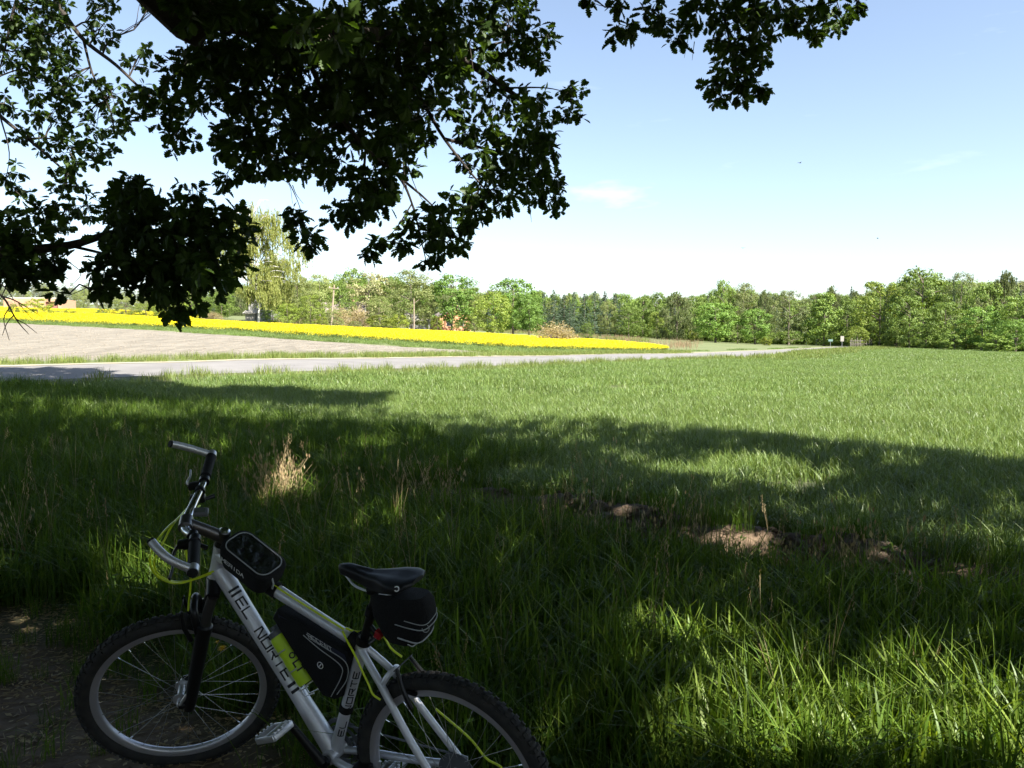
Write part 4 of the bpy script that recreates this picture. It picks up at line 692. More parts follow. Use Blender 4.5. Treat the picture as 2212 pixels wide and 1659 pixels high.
# leaf masses: (photo x, y, half width, half height, metres off, depth spread, number of rosettes)
M1 = [(470, 30, 90, 26, 4.0, .2, 20), (610, 50, 90, 26, 4.2, .2, 20), (400, 0, 60, 20, 3.9, .2, 9), (500, 10, 110, 45, 5.0, .8, 70), (560, 120, 120, 55, 5.3, .8, 90), (700, 130, 150, 105, 5.4, .9, 170), (850, 110, 150, 130, 5.5, .9, 190), (1000, 90, 140, 110, 5.9, .8, 150), (1100, 60, 70, 70, 6.2, .6, 55), (480, 170, 90, 70, 5.3, .6, 48), (410, 140, 60, 55, 5.3, .5, 22), (345, 225, 60, 55, 5.5, .5, 22), (600, 250, 120, 75, 5.4, .7, 80), (760, 270, 130, 70, 5.3, .8, 95), (930, 250, 120, 80, 5.7, .8, 95), (1060, 240, 90, 90, 6.1, .6, 75), (1160, 250, 50, 55, 6.6, .4, 22), (1228, 200, 32, 20, 6.7, .2, 9), (1232, 252, 26, 14, 6.7, .2, 6), (1165, 125, 30, 30, 6.4, .3, 9), (1180, 72, 18, 20, 6.4, .2, 5), (1120, 330, 80, 60, 6.1, .5, 50), (1190, 320, 28, 40, 6.4, .3, 10), (1165, 405, 50, 45, 6.3, .4, 24), (1200, 445, 24, 26, 6.4, .2, 8), (1080, 405, 60, 50, 6.0, .5, 34), (1010, 450, 65, 45, 5.8, .4, 34), (975, 500, 45, 45, 5.6, .4, 22), (930, 550, 20, 40, 5.5, .25, 9), (905, 480, 45, 35, 5.5, .4, 18), (845, 525, 38, 15, 5.4, .2, 8), (800, 545, 16, 10, 5.4, .1, 3), (785, 435, 55, 45, 5.2, .4, 28), (738, 458, 34, 22, 5.2, .3, 10), (820, 395, 45, 40, 5.2, .4, 18), (650, 470, 24, 38, 5.3, .2, 10), (675, 530, 20, 28, 5.3, .2, 8), (640, 335, 55, 40, 5.4, .5, 26), (560, 345, 45, 40, 5.5, .4, 20), (510, 300, 55, 45, 5.5, .5, 26), (535, 375, 20, 18, 5.6, .2, 5), (492, 385, 18, 28, 5.6, .2, 6), (390, 300, 36, 32, 5.6, .3, 10), (1000, 350, 60, 40, 5.8, .5, 26), (880, 330, 70, 45, 5.5, .5, 30), (710, 360, 45, 30, 5.3, .4, 14), (690, 60, 60, 60, 3.1, .25, 11),
 (350, 520, 120, 90, 5.1, .55, 135), (440, 530, 80, 80, 5.2, .5, 70), (280, 450, 75, 55, 5.1, .4, 36), (290, 400, 22, 16, 5.1, .2, 4), (410, 415, 30, 22, 5.2, .2, 6), (500, 490, 42, 40, 5.3, .3, 18), (510, 560, 20, 24, 5.3, .2, 5), (345, 605, 95, 48, 5.0, .4, 60), (245, 585, 42, 52, 4.9, .3, 20), (215, 620, 22, 26, 4.9, .2, 5), (470, 595, 45, 32, 5.1, .3, 16), (395, 655, 42, 30, 5.0, .3, 13), (370, 682, 14, 12, 5.0, .1, 3), (240, 520, 34, 30, 5.0, .3, 9), (45, 500, 60, 50, 4.9, .4, 30), (85, 560, 55, 36, 4.9, .3, 20), (20, 560, 40, 45, 4.8, .3, 18), (112, 468, 32, 30, 5.1, .3, 10), (40, 597, 44, 14, 4.9, .2, 8), (125, 585, 22, 16, 4.9, .2, 3), (120, 632, 12, 16, 4.7, .1, 2),
 (1338, 72, 24, 22, 5.7, .2, 6), (1360, 60, 20, 14, 5.7, .2, 4), (1335, 10, 18, 18, 5.7, .2, 5), (1425, 42, 28, 28, 5.8, .2, 9), (1460, 86, 22, 12, 5.9, .2, 4), (1400, 22, 22, 12, 5.8, .2, 4), (1510, 25, 40, 40, 5.9, .3, 18), (1565, 60, 34, 60, 6.0, .3, 22), (1590, 150, 44, 45, 6.0, .3, 28), (1548, 180, 24, 20, 6.0, .2, 6), (1555, 212, 18, 10, 6.0, .15, 4), (1605, 210, 14, 12, 6.0, .15, 3), (1650, 205, 18, 16, 6.0, .15, 5), (1640, 80, 36, 40, 6.1, .3, 18), (1635, 140, 18, 24, 6.1, .2, 5), (1620, 20, 50, 30, 6.1, .3, 20), (1690, 30, 44, 38, 6.2, .3, 18), (1750, 30, 36, 34, 6.3, .3, 14), (1770, 78, 16, 14, 6.3, .15, 4), (1810, 40, 34, 34, 6.4, .3, 13), (1850, 15, 18, 20, 6.5, .2, 6), (1275, -2, 16, 8, 5.6, .15, 3)]
SX, SY = SUN[0] / SUN[2], SUN[1] / SUN[2]; GP0 = [(*hit(a, b), r, 1) for a, b, r in ((592, 1092, .3), (600, 1060, .25))]
def mass(cb, tb, M, A, size, rg, tw=1.0):
    for mx_, my, rx, ry, d, ds, n in M:
        a = rg.uniform(0, 6.283, n); r = np.sqrt(rg.uniform(0, 1, n)); C = np.array([at(mx_ + rx * r_ * math.cos(a_), my + ry * r_ * math.sin(a_), d + rg.normal(0, ds * .5)) for a_, r_ in zip(a, r)])
        hub = at(mx_, my - ry * .2, d); j = np.argmin(((A - hub) ** 2).sum(1)); bp = A[j]
        sub = twig(tb, bp, hub, .007 * tw, .0035 * tw, rg, 4) if np.linalg.norm(bp - hub) > .1 else np.array([bp, hub])
        Gc = C[:, :2] - C[:, 2:] * [SX, SY]; kp = np.ones(len(C), bool)
        for gx_, gy_, r, s_ in GP0: kp &= np.hypot(Gc[:, 0] - gx_, Gc[:, 1] - gy_) > r
        C = C[kp]; D = []
        if not len(C): continue
        for i, c in enumerate(C):
            q = sub[rg.integers(len(sub))]; dv = c - q; D.append(dv + np.array([0, 0, -.1]))
            if i % 3 == 0 or n < 12: twig(tb, q, c, .003 * tw, .0014 * tw, rg, 3)
        rosettes(cb, C, D, size, rg)
M1 = [(a, b, c, d, e, f, int(n * .92 + .5)) for a, b, c, d, e, f, n in M1]; mass(cb1, tb1, M1, A1, .076, rg)
# bare hanging twigs and the dead spray at the left
for pts in [[(575, 345, 5.4), (600, 380, 5.4), (625, 400, 5.4), (632, 440, 5.4)], [(600, 360, 5.4), (580, 380, 5.4), (566, 345, 5.4)], [(632, 400, 5.4), (640, 420, 5.4), (655, 440, 5.3)], [(870, 350, 5.3), (880, 410, 5.3), (900, 460, 5.4)], [(880, 360, 5.3), (905, 420, 5.4), (930, 450, 5.4)], [(875, 380, 5.3), (868, 430, 5.3)], [(1000, 280, 5.9), (1060, 360, 5.9), (1100, 420, 6.)], [(1145, 450, 6.3), (1148, 480, 6.3)], [(1490, 60, 5.9), (1485, 90, 5.9), (1478, 125, 5.9)], [(1500, 90, 5.9), (1495, 130, 5.9)], [(140, 560, 5.0), (175, 590, 5.0), (150, 620, 5.0)]]: P = smooth_path([at(*q) for q in pts], 4); tb1.tube(P, np.linspace(.0035, .0012, len(P)), 5)
for pts, r in [([(-40, 615, 3.6), (5, 640, 3.6), (35, 690, 3.6), (62, 722, 3.6)], .007), ([(5, 640, 3.6), (30, 648, 3.6), (60, 665, 3.6), (92, 685, 3.6)], .004), ([(35, 690, 3.6), (55, 700, 3.6), (80, 720, 3.6)], .003), ([(20, 665, 3.6), (8, 690, 3.6), (20, 735, 3.6)], .003), ([(30, 680, 3.6), (14, 700, 3.6), (5, 725, 3.6)], .003), ([(40, 655, 3.6), (70, 690, 3.6)], .002), ([(-20, 600, 3.6), (12, 622, 3.6), (30, 648, 3.6)], .005), ([(12, 622, 3.6), (-4, 655, 3.6)], .003)]: P = smooth_path([at(*q) for q in pts], 4); tb1.tube(P, np.linspace(r, .0012, len(P)), 5)
# second oak: thinner sprays farther off, upper left
B2 = []
for pts, r in [([(-300, 200, 10.5), (-60, 190, 10.5), (0, 250, 10.5), (60, 300, 10.4), (140, 370, 10.3), (185, 420, 10.3)], .04), ([(-300, -160, 11), (60, -60, 11), (130, 20, 11), (180, 85, 10.8), (250, 140, 10.6), (320, 205, 10.4), (390, 250, 10.4)], .05), ([(180, 85, 10.8), (200, 160, 10.7), (235, 230, 10.6), (250, 290, 10.6)], .02), ([(60, 300, 10.4), (110, 300, 10.4), (180, 330, 10.3), (240, 330, 10.3)], .015), ([(-60, 190, 10.5), (40, 150, 10.6), (100, 150, 10.7)], .015), ([(60, -60, 11), (30, 20, 11), (10, 110, 11), (-10, 180, 10.8)], .03), ([(0, 250, 10.5), (20, 330, 10.5), (10, 400, 10.4)], .012), ([(140, 370, 10.3), (150, 440, 10.3)], .01)]:
    B2.append(limbW(tb2, [at(*q) for q in pts], [r, r * .7, r * .45, .005], 7))
A2 = np.concatenate(B2)
limbW(tb2, [O2 + [.2, .3, 4.6], O2 + [3.5, .3, 5.6], A2[0]], [.2, .12, .04], 9); limbW(tb2, [O2 + [.3, .4, 6.5], O2 + [3.2, .6, 7.2], at(-300, -160, 11)], [.2, .12, .05], 9)
M2 = [(60, 30, 100, 50, 11, .9, 75), (40, 120, 55, 60, 11, .8, 42), (115, 90, 50, 60, 10.9, .7, 34), (150, 175, 60, 55, 10.7, .7, 36), (225, 60, 40, 50, 10.7, .6, 12), (70, 200, 50, 50, 10.7, .7, 22), (185, 250, 45, 40, 10.6, .6, 20), (245, 275, 36, 34, 10.6, .5, 16), (130, 330, 48, 42, 10.4, .6, 22), (205, 330, 44, 40, 10.3, .5, 20), (60, 300, 36, 30, 10.4, .5, 9), (150, 400, 40, 40, 10.3, .5, 20), (190, 450, 30, 26, 10.3, .4, 10), (20, 380, 24, 34, 10.4, .4, 9), (60, 420, 24, 20, 10.4, .4, 5), (240, 200, 34, 30, 10.5, .5, 13), (320, 210, 36, 28, 10.4, .4, 14), (390, 250, 26, 22, 10.4, .3, 9), (300, 130, 34, 30, 10.5, .4, 11), (225, 20, 40, 26, 10.9, .5, 10), (110, 250, 34, 24, 10.5, .5, 9), (10, 230, 26, 34, 10.7, .5, 9), (330, 5, 36, 14, 10.8, .4, 9), (130, 480, 34, 22, 10.3, .4, 9)]
M2 = [(a, b, c, d, e, f, int(n * .85 + .5)) for a, b, c, d, e, f, n in M2]; mass(cb2, tb2, M2, A2, .105, rg, 2.0)

# the rest of both crowns, out of the frame: thick enough to throw the shade, open where sun patches reach the grass
EDGE = np.array([hit(a, b, 0.0 if a < 260 else .15) for a, b in [(0, 794), (120, 793), (215, 796), (255, 806), (330, 802), (400, 836), (560, 830), (700, 842), (825, 846), (842, 880), (1000, 890), (1110, 896), (1300, 905), (1500, 914), (1620, 936), (1720, 944), (2000, 960), (2212, 990)]])
ex = np.concatenate([[-40, -28, -20], EDGE[:, 0], [9, 13, 20, 30]]); ey = np.concatenate([[33, 31, 28.6], EDGE[:, 1], [9.3, 7, 3, -4]]); o_ = np.argsort(ex); ex, ey = ex[o_], ey[o_]
# sun patches: (photo x, y, radius m, share of leaves taken out)
GAPS = [(592, 1092, .5, 1), (600, 1060, .4, 1), (598, 1030, .42, 1), (620, 1080, .3, .95), (770, 990, .42, .9), (850, 965, .35, .8), (830, 1160, .4, .8), (700, 1180, .3, .55), (1270, 1130, .28, 1), (1455, 1165, .24, 1), (1590, 1185, .38, 1), (1690, 1200, .24, 1), (1480, 1035, .6, 1), (1580, 1015, .7, .97), (1700, 1035, .6, .95), (1640, 1060, .4, 1), (1340, 1000, .5, .6), (2060, 1165, .3, 1), (1960, 1150, .24, 1), (2150, 1262, .28, 1), (2120, 1120, .4, .7), (1560, 1470, .3, .75), (1660, 1560, .36, 1), (1800, 1590, .34, .97), (1920, 1560, .3, .9), (1700, 1640, .38, 1), (1560, 1640, .26, .97), (1600, 1520, .2, 1), (1840, 1650, .3, 1), (1480, 1600, .22, .7), (1300, 1400, .32, .7), (1450, 1430, .28, .6), (1750, 1500, .25, .6), (1150, 1500, .25, .5), (1420, 1560, .3, .7), (2050, 1580, .3, .8), (1750, 1560, .3, 1), (1880, 1620, .3, 1), (1620, 1600, .3, 1), (1950, 1500, .25, .8), (1540, 1560, .25, .9), (2000, 1640, .3, .9), (1450, 1650, .25, .9), (1900, 1640, .25, .8), (2100, 1650, .22, .75), (1420, 1330, .25, .6), (1280, 1560, .12, .95), (1000, 1230, .3, .45), (2000, 1480, .2, .6), (1850, 1100, .5, .5), (1900, 1010, .6, .5), (20, 1260, .25, .6), (1330, 1650, .3, .8), (1000, 960, .6, .35), (400, 1010, .5, .35), (1180, 960, .7, .45), (1760, 975, .8, .4), (300, 1180, .4, .3)]
GP = np.array([[*hit(a, b), r, s_] for a, b, r, s_ in GAPS])
SX, SY = SUN[0] / SUN[2], SUN[1] / SUN[2]
rq = np.random.default_rng(31); qx, qy = fan(170, 2.7, 8.5, -.85, .8, rq)
GP = np.vstack([GP, np.stack([qx, qy, rq.uniform(.06, .17, 170), rq.uniform(.7, 1, 170)], 1)])
# a few sprays of the crown itself stand in the sun
for a, b, d_, r in ((710, 45, 3.1, .42), (790, 40, 5.4, .3), (960, 70, 5.8, .3), (945, 330, 5.8, .25), (620, 250, 5.3, .25), (300, 560, 5.0, .22), (15, 560, 4.8, .25), (1830, 40, 6.4, .3), (1600, 100, 6.0, .2), (1180, 190, 6.6, .25)):
    q = at(a, b, d_); GP = np.vstack([GP, [q[0] - SX * q[2], q[1] - SY * q[2], r, 1]])
def crown_fill(n, xr, yr, hr, rng):
    G = np.stack([rng.uniform(*xr, n), rng.uniform(*yr, n)], 1); zg = terrain(G[:, 0], np.maximum(G[:, 1], .6), True); h = rng.uniform(*hr, n)
    edge = np.interp(G[:, 0] + .0, ex, ey) - .25 + .18 * np.sin(G[:, 0] * 5.3) + .12 * np.sin(G[:, 0] * 13.)
    k = (G[:, 1] < edge) & (G[:, 1] > edge - 34)
    for gx_, gy_, r, s_ in GP: k &= ~((np.hypot(G[:, 0] - gx_, (G[:, 1] - gy_)) < r * rng.uniform(.75, 1.2, n)) & (rng.uniform(0, 1, n) < s_))
    P = np.stack([G[:, 0] + SX * (h - zg), G[:, 1] + SY * (h - zg), h], 1); u, v, d = project(P)
    mg = 26 + .45 * F / np.maximum(d, .3); seen = (d > .3) & (u > -mg) & (u < 1024 + mg) & (v > -mg) & (v < 800); return P[k & ~seen]
def fill_leaves(cb, P, rng, size):
    n = len(P); a = rng.uniform(0, 6.283, n); D = np.stack([np.cos(a), np.sin(a), rng.normal(-.2, .3, n)], 1); add_leaves(cb, P, D, unit(np.array([.25, -.25, 1.]) + rng.normal(0, .45, (n, 3))), size * rng.uniform(.7, 1.3, n))
PF = crown_fill(46000, (-30, 16), (-3, 34), (4.6, 16), np.random.default_rng(77))
PF = np.concatenate([PF, crown_fill(16000, (-8, 10), (1, 13), (4.4, 9), np.random.default_rng(78)), crown_fill(42000, (-30, -3), (16, 34), (11, 17), np.random.default_rng(80))])
# ambient: crown also closes the view of the sky overhead and behind
q = np.random.default_rng(79); n = 14000; a = q.uniform(0, 6.283, n); r = 9.5 * np.sqrt(q.uniform(0, 1, n)); Pb = np.stack([-1.5 + r * np.cos(a), -4 + r * np.sin(a), q.uniform(3.2, 9.5, n)], 1); Gs = Pb - np.stack([SX * Pb[:, 2], SY * Pb[:, 2], Pb[:, 2]], 1)
u, v, d = project(Pb); gk = np.ones(n, bool)
for gx_, gy_, rr_, s_ in GP: gk &= np.hypot(Gs[:, 0] - gx_, Gs[:, 1] - gy_) > rr_
mg = 26 + .45 * F / np.maximum(d, .3); Pb = Pb[gk & ~((d > -.5) & (u > -mg) & (u < 1024 + mg) & (v > -mg) & (v < 800)) & (Pb[:, 2] > 3) & (Pb[:, 1] < 8)]
PF = np.concatenate([PF, Pb]); own2 = PF[:, 0] < -6.5 + .25 * PF[:, 1]
fill_leaves(cb1, PF[~own2], rg, .34); fill_leaves(cb2, PF[own2], rg, .34)
for tb, O, S in ((tb1, O1, PF[~own2]), (tb2, O2, PF[own2])):
    for i in rg.choice(len(S), 46, False):
        e = S[i]; z0 = rg.uniform(3.5, 9); m = (O + [.2, .3, z0]) * .5 + e * .5 + [0, 0, .6]; u, v, d = project(np.array([m, (m + e) / 2, e])); 
        if ((d > 0) & (u > -60) & (u < 1084) & (v > -60)).any(): continue
        limbW(tb, [O + [.2, .3, z0], m, e], [.08, .04, .008], 6)
for tb, cb, t, O in ((tb1, cb1, t1, O1), (tb2, cb2, t2, O2)):
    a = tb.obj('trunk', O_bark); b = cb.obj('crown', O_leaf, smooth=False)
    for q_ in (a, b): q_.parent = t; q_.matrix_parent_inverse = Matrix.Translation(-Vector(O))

# ------------------------------------------------------------------ the bicycle (its own axes: X forwards, Y to its left, Z up, origin under the rear wheel)
TB = np.array([-.17639, 2.3289, -.01723]); YAW, LEAN, TIP, STEER = 2.69339, -.144367, -.067185, .72993
MB_ = np.array(Matrix.Rotation(YAW, 3, 'Z') @ Matrix.Rotation(LEAN, 3, 'X') @ Matrix.Rotation(TIP, 3, 'Y'))
CAMB = MB_.T @ (np.array([0, 0, EYE]) - TB)
def b_at(dx, dy, Y):                                        # point of the bicycle's plane Y seen there in the photo
    d = MB_.T @ ray(dx, dy); s_ = (Y - CAMB[1]) / d[1]; return CAMB + s_ * d
def b_depth(dx, dy, dep): return MB_.T @ (at(dx, dy, dep) - TB)
P_silver = mat('silver_paint', (.76, .76, .82), .34, .3, c2=(.62, .62, .66), nscale=9, coat=.5); P_black = mat('black_rubber', (.012, .012, .013), .75, spec=.3); P_tyre = mat('tyre_rubber', (.022, .022, .023), .8, c2=(.04, .037, .033), nscale=30, spec=.3)
P_blk = mat('black_anodised', (.010, .010, .011), .35, .2, spec=.4); P_chrome = mat('polished_alloy', (.72, .72, .74), .18, 1.0); P_alloy = mat('brushed_alloy', (.68, .68, .71), .42, .8); P_rim = mat('rim_alloy', (.60, .59, .64), .4, .7)
P_lime = mat('lime_cable_housing', (.68, .82, .02), .4, coat=.3); P_bag = mat('black_nylon', (.008, .008, .009), .85, c2=(.014, .014, .015), nscale=180, spec=.25, bump=.4, bscale=300); P_pipe = mat('grey_piping', (.40, .42, .43), .5); P_film = mat('clear_window_film', (.012, .014, .014), .08, coat=.6, bump=.9, bscale=22)
P_leth = mat('saddle_vinyl', (.012, .012, .015), .5, spec=.4); P_red = mat('red_reflector', (.35, .012, .02), .2, coat=.6); P_ink = mat('black_decal', (.008, .008, .016), .5); P_wht = mat('white_print', (.8, .8, .8), .5); P_stem = mat('dark_grey_alloy', (.13, .125, .125), .32, .8); P_botl = mat('lime_bottle', (.56, .80, .03), .45); P_spk = mat('steel_spoke', (.42, .42, .42), .42, 1.0); P_gry = mat('grey_plastic', (.10, .105, .115), .4); P_lcd = mat('lcd_glass', (.10, .115, .10), .15); P_navy = mat('navy_band', (.012, .014, .035), .6)
BK = empty('bicycle'); BK.rotation_mode = 'QUATERNION'; BK.rotation_quaternion = Matrix(MB_.tolist()).to_quaternion(); BK.location = TB
tag(BK, 'silver mountain bike with black knobbly tyres and lime cables leaning by the path', 'bicycle')
WB, RT = 1.0838, .335; HA = 1.25106; fh = np.array([WB, 0, RT]); rh = np.array([0, 0, RT]); ax = np.array([-math.cos(HA), 0, math.sin(HA)]); prp = np.array([ax[2], 0, -ax[0]])
htb = fh - prp * .04 + ax * .50013; htt = htb + ax * .12; stt = htt + ax * .045; bar0 = stt + prp * .10534 + ax * .05954
Kx = np.array([[0, -ax[2], ax[1]], [ax[2], 0, -ax[0]], [-ax[1], ax[0], 0]]); RS = np.eye(3) + math.sin(STEER) * Kx + (1 - math.cos(STEER)) * Kx @ Kx
def S(q): return (np.atleast_2d(q) - htb) @ RS.T + htb
def S1(q): return S(q)[0]
bb = np.array([.4324, 0, .2842]); sa = R(72.5); sdir = np.array([-math.cos(sa), 0, math.sin(sa)]); sct = bb + sdir * .455
def inv_frame(v, f, nm, m, par, smooth=True): return MB().add(v, f).obj(nm, m, par, smooth)
# frame
fr = MB(); fr.tube([htb - ax * .004, htb + ax * .03, htt - ax * .03, htt + ax * .004], [.027, .0235, .0235, .026], 20)
dA = htb + ax * .035 + prp * -.012; dB = bb + np.array([.012, 0, .012]); fr.tube(np.linspace(dA, dB, 8), [.030, .029, .0275, .0265, .026, .0265, .029, .031], 20)
tA = htt - ax * .03; tB = sct - sdir * .03; fr.tube(np.linspace(tA, tB, 7), [.026, .024, .022, .0205, .019, .0185, .0185], 18)
fr.tube([bb, bb + sdir * .1, sct - sdir * .05, sct], [.022, .0185, .0185, .0205], 18); fr.ring(bb, (0, 1, 0), [(.023, -.037), (.024, -.03), (.024, .03), (.023, .037), (.014, .037), (.014, -.037)], 24)
ssj = sct - sdir * .035
for sg in (1, -1):
    fr.tube(smooth_path([ssj + [0, sg * .010, 0], np.array([.215, sg * .036, .60]), np.array([.115, sg * .054, .475]), rh + [.012, sg * .066, .02]], 5), [.0115] * 16, 10)
    fr.tube(smooth_path([bb + [-.02, sg * .028, -.005], bb + [-.1, sg * .045, 0], np.array([.15, sg * .058, .305]), rh + [.015, sg * .066, -.006]], 4), [.0125] * 13, 10)
    fr.box(rh + [.008, sg * .066, .004], (.05, .006, .055), bev=.002)
wy = .045; fr.tube(smooth_path([np.array([.215, .036, .60]), np.array([.198, .024, .632]), np.array([.192, 0, .642]), np.array([.198, -.024, .632]), np.array([.215, -.036, .60])], 4), .0095, 8)
gus = MB(); frame = fr.obj('frame', P_silver, BK)
# writing: strokes laid on a surface
GLY = {'E': [[(1, 1), (0, 1), (0, 0), (1, 0)], [(0, .5), (.85, .5)]], 'L': [[(0, 1), (0, 0), (1, 0)]], 'N': [[(0, 0), (0, 1), (.25, 1), (.75, 0), (1, 0), (1, 1)]], 'O': [[(0, 0), (0, 1), (1, 1), (1, 0), (0, 0)]], 'R': [[(0, 0), (0, 1), (1, 1), (1, .48), (.3, .48)], [(.55, .48), (1, 0)]], 'T': [[(0, 1), (1, 1)], [(.5, 1), (.5, 0)]], 'M': [[(0, 0), (0, 1), (.5, .35), (1, 1), (1, 0)]], 'I': [[(.5, 0), (.5, 1)]], 'D': [[(0, 0), (0, 1), (.75, 1), (1, .75), (1, .25), (.75, 0), (0, 0)]], 'A': [[(0, 0), (.5, 1), (1, 0)], [(.22, .4), (.78, .4)]], 'C': [[(1, 1), (0, 1), (0, 0), (1, 0)]], 'a': [[(0, 1), (1, 1), (1, 0), (0, 0), (0, .5), (1, .5)]]}
def write(mb, txt, fn, x0, step, w, h, st):
    """strokes of width st, x along the text, y up; fn maps (x, y) to the surface"""
    for i, ch in enumerate(txt):
        for pl in GLY.get(ch, []):
            P = np.array(pl) * [w, h] + [x0 + i * step, 0]
            for a, b in zip(P[:-1], P[1:]):
                d = (b - a) / (np.linalg.norm(b - a) + 1e-9); n = np.array([-d[1], d[0]]) * st / 2; a2 = a - d * st * .5; b2 = b + d * st * .5; k = 4; V = []
                for t in np.linspace(0, 1, k + 1): q = a2 + (b2 - a2) * t; V += [fn(*(q + n)), fn(*(q - n))]
                mb.add(V, [[2 * j, 2 * j + 1, 2 * j + 3, 2 * j + 2] for j in range(k)])
def tube_map(A, B, r, up, phi=0.0, rf_=None):
    A = np.asarray(A, float); d = unit(B - A); c = (A + B) / 2; n0 = CAMB - c; n0 = unit(n0 - d * (n0 @ d)); n1 = np.cross(d, n0); n1 = n1 if n1 @ np.asarray(up) > 0 else -n1
    def fn(x, y): rr = (r if rf_ is None else np.interp(x, *rf_)); f = phi + y / rr; return A + d * x + (rr + .0009) * (math.cos(f) * n0 + math.sin(f) * n1)
    return fn
le = MB(); Ld = np.linalg.norm(dB - dA); rfd = (np.linspace(0, Ld, 8), np.array([.030, .029, .0275, .0265, .026, .0265, .029, .031])); fd = tube_map(dA, dB, .03, (-.6, 0, .8), -.42, rfd)
write(le, 'EL NORTE', fd, .118, .0385, .0285, .026, .0052)
for xx in (.082, .098): write(le, 'I', fd, xx - .01, .02, .02, .03, .008)
for xx in (.44, .462): write(le, 'I', fd, xx - .01, .02, .02, .034, .010)
fs = tube_map(bb, sct, .0185, (1, 0, 0), -.35); write(le, 'EL NORTE', lambda x, y: fs(x, y - .006), .085, .033, .024, .016, .0038); le.obj('lettering', P_ink, frame, False)
MB().ring(sct - sdir * .006, sdir, [(.021, -.012), (.0245, -.012), (.0245, .014), (.021, .014)], 20).ring(sct - sdir * .006 + [-.025, 0, 0], (0, 1, 0), [(.002, -.02), (.007, -.02), (.007, .02), (.002, .02)], 12).obj('seat_clamp', P_blk, BK)
# fork
fk = MB(); fk.tube(S(np.array([htb - ax * .012, htb + ax * .0])), .027, 18); cr_ = htb - ax * .035; fk.tube(S(np.array([cr_ + [0, -.062, 0], cr_ + [0, -.03, 0] + ax * .012, cr_ + ax * .02, cr_ + [0, .03, 0] + ax * .012, cr_ + [0, .062, 0]])), [.022, .025, .029, .025, .022], 14)
for sg in (1, -1):
    e = np.array([0, sg * .062, 0]); t0 = fh + prp * -.034 + e; fk.tube(S(np.array([t0 + ax * -.012, t0 + ax * .02, t0 + ax * .10, t0 + ax * .25, t0 + ax * .33])), [.017, .0205, .0215, .0225, .0235], 14); fk.tube(S(np.array([t0 + ax * .012, fh + e])), [.014, .013], 10); fk.ring(S1(t0 + ax * .335), RS @ ax, [(.015, -.012), (.025, -.012), (.025, .012), (.019, .018), (.015, .018)], 18)
fk.tube(smooth_path(S(np.array([fh - prp * .03 + [0, .062, 0] + ax * .28, fh + [0, .045, 0] + prp * .005 + ax * .375, fh + prp * .012 + ax * .395, fh + [0, -.045, 0] + prp * .005 + ax * .375, fh - prp * .03 + [0, -.062, 0] + ax * .28])), 4), .013, 10)
fork = fk.obj('fork', P_blk, BK); sn = MB()
for sg in (1, -1): e = np.array([0, sg * .062, 0]) - prp * .034; sn.tube(S(np.array([fh + e + ax * .32, fh + e + ax * .405, cr_ + [0, sg * .062, 0]])), .0165, 14)
sn.obj('stanchion', P_stem, fork)
# wheels
def wheel(name, c, M, hubw=.05):
    wroot = empty(name, parent=BK); f = (lambda q: S(q)) if M else (lambda q: np.atleast_2d(q))
    def emit(mb, nm, m, sm=True):
        for i in range(len(mb.v)): mb.v[i] = f(mb.v[i])
        return mb.obj(nm, m, wroot, sm)
    a = np.linspace(0, 2 * np.pi, 18, endpoint=False); ty = MB(); ty.ring(c, (0, 1, 0), [(.307 + .0235 * math.cos(q), .0262 * math.sin(q)) for q in a], 96); rg_ = np.random.default_rng(3)
    for i in range(84):
        th = 2 * math.pi * i / 84; d = np.array([math.cos(th), 0, math.sin(th)]); tg = np.array([-d[2], 0, d[0]])
        for off, ang, sz in ((0, 0, (.012, .016, .0075)), (.0125, .45, (.013, .010, .0075)), (-.0125, -.45, (.013, .010, .0075)), (.0235, 1.0, (.012, .008, .0085)), (-.0235, -1.0, (.012, .008, .0085))):
            if (i % 2) and abs(off) in (.0235, 0): continue
            nr = d * math.cos(ang) + np.array([0, math.sin(ang), 0]); sd = np.cross(tg, nr); p = c + d * (.307 + .0245 * math.cos(ang)) + np.array([0, .0265 * math.sin(ang), 0]) + nr * .001; ty.box(p, sz, np.stack([tg, sd, nr], 1))
    emit(ty, 'tyre', P_tyre); rm = MB(); rm.ring(c, (0, 1, 0), [(.287, -.0125), (.2885, -.011), (.2885, .011), (.287, .0125), (.27, .0125), (.264, .008), (.262, 0), (.264, -.008), (.27, -.0125)], 96); emit(rm, 'rim', P_rim)
    hb = MB(); hb.ring(c, (0, 1, 0), [(.004, -hubw - .012), (.009, -hubw - .012), (.010, -.036), (.024, -.034), (.024, -.030), (.012, -.026), (.012, .026), (.024, .030), (.024, .034), (.010, .036), (.009, hubw + .012), (.004, hubw + .012)], 24); hb.tube([c + [0, hubw + .016, 0], c + [-.02, hubw + .02, .03], c + [-.04, hubw + .018, .055]], [.005, .006, .005], 8); emit(hb, 'hub', P_alloy)
    sp = MB(); nip = MB()
    for i in range(32):
        th = 2 * math.pi * (i + .5) / 32; side = 1 if i % 2 else -1; tw = (1 if (i // 2) % 2 else -1) * 1.15; h_ = c + np.array([.022 * math.cos(th + tw), side * .032, .022 * math.sin(th + tw)]); r_ = c + np.array([.262 * math.cos(th), side * .003, .262 * math.sin(th)]); sp.tube([h_, r_], .0008, 5); sp.tube([r_ + (h_ - r_) * .0, r_ + (h_ - r_) * .05], .0019, 6, mi=1)
    rf2 = c + np.array([-.13, .01, .08]); emit(sp, 'spokes', [P_spk, P_chrome])
    return wroot
FW = wheel('front_wheel', fh, True); RW = wheel('rear_wheel', rh, False, .062)
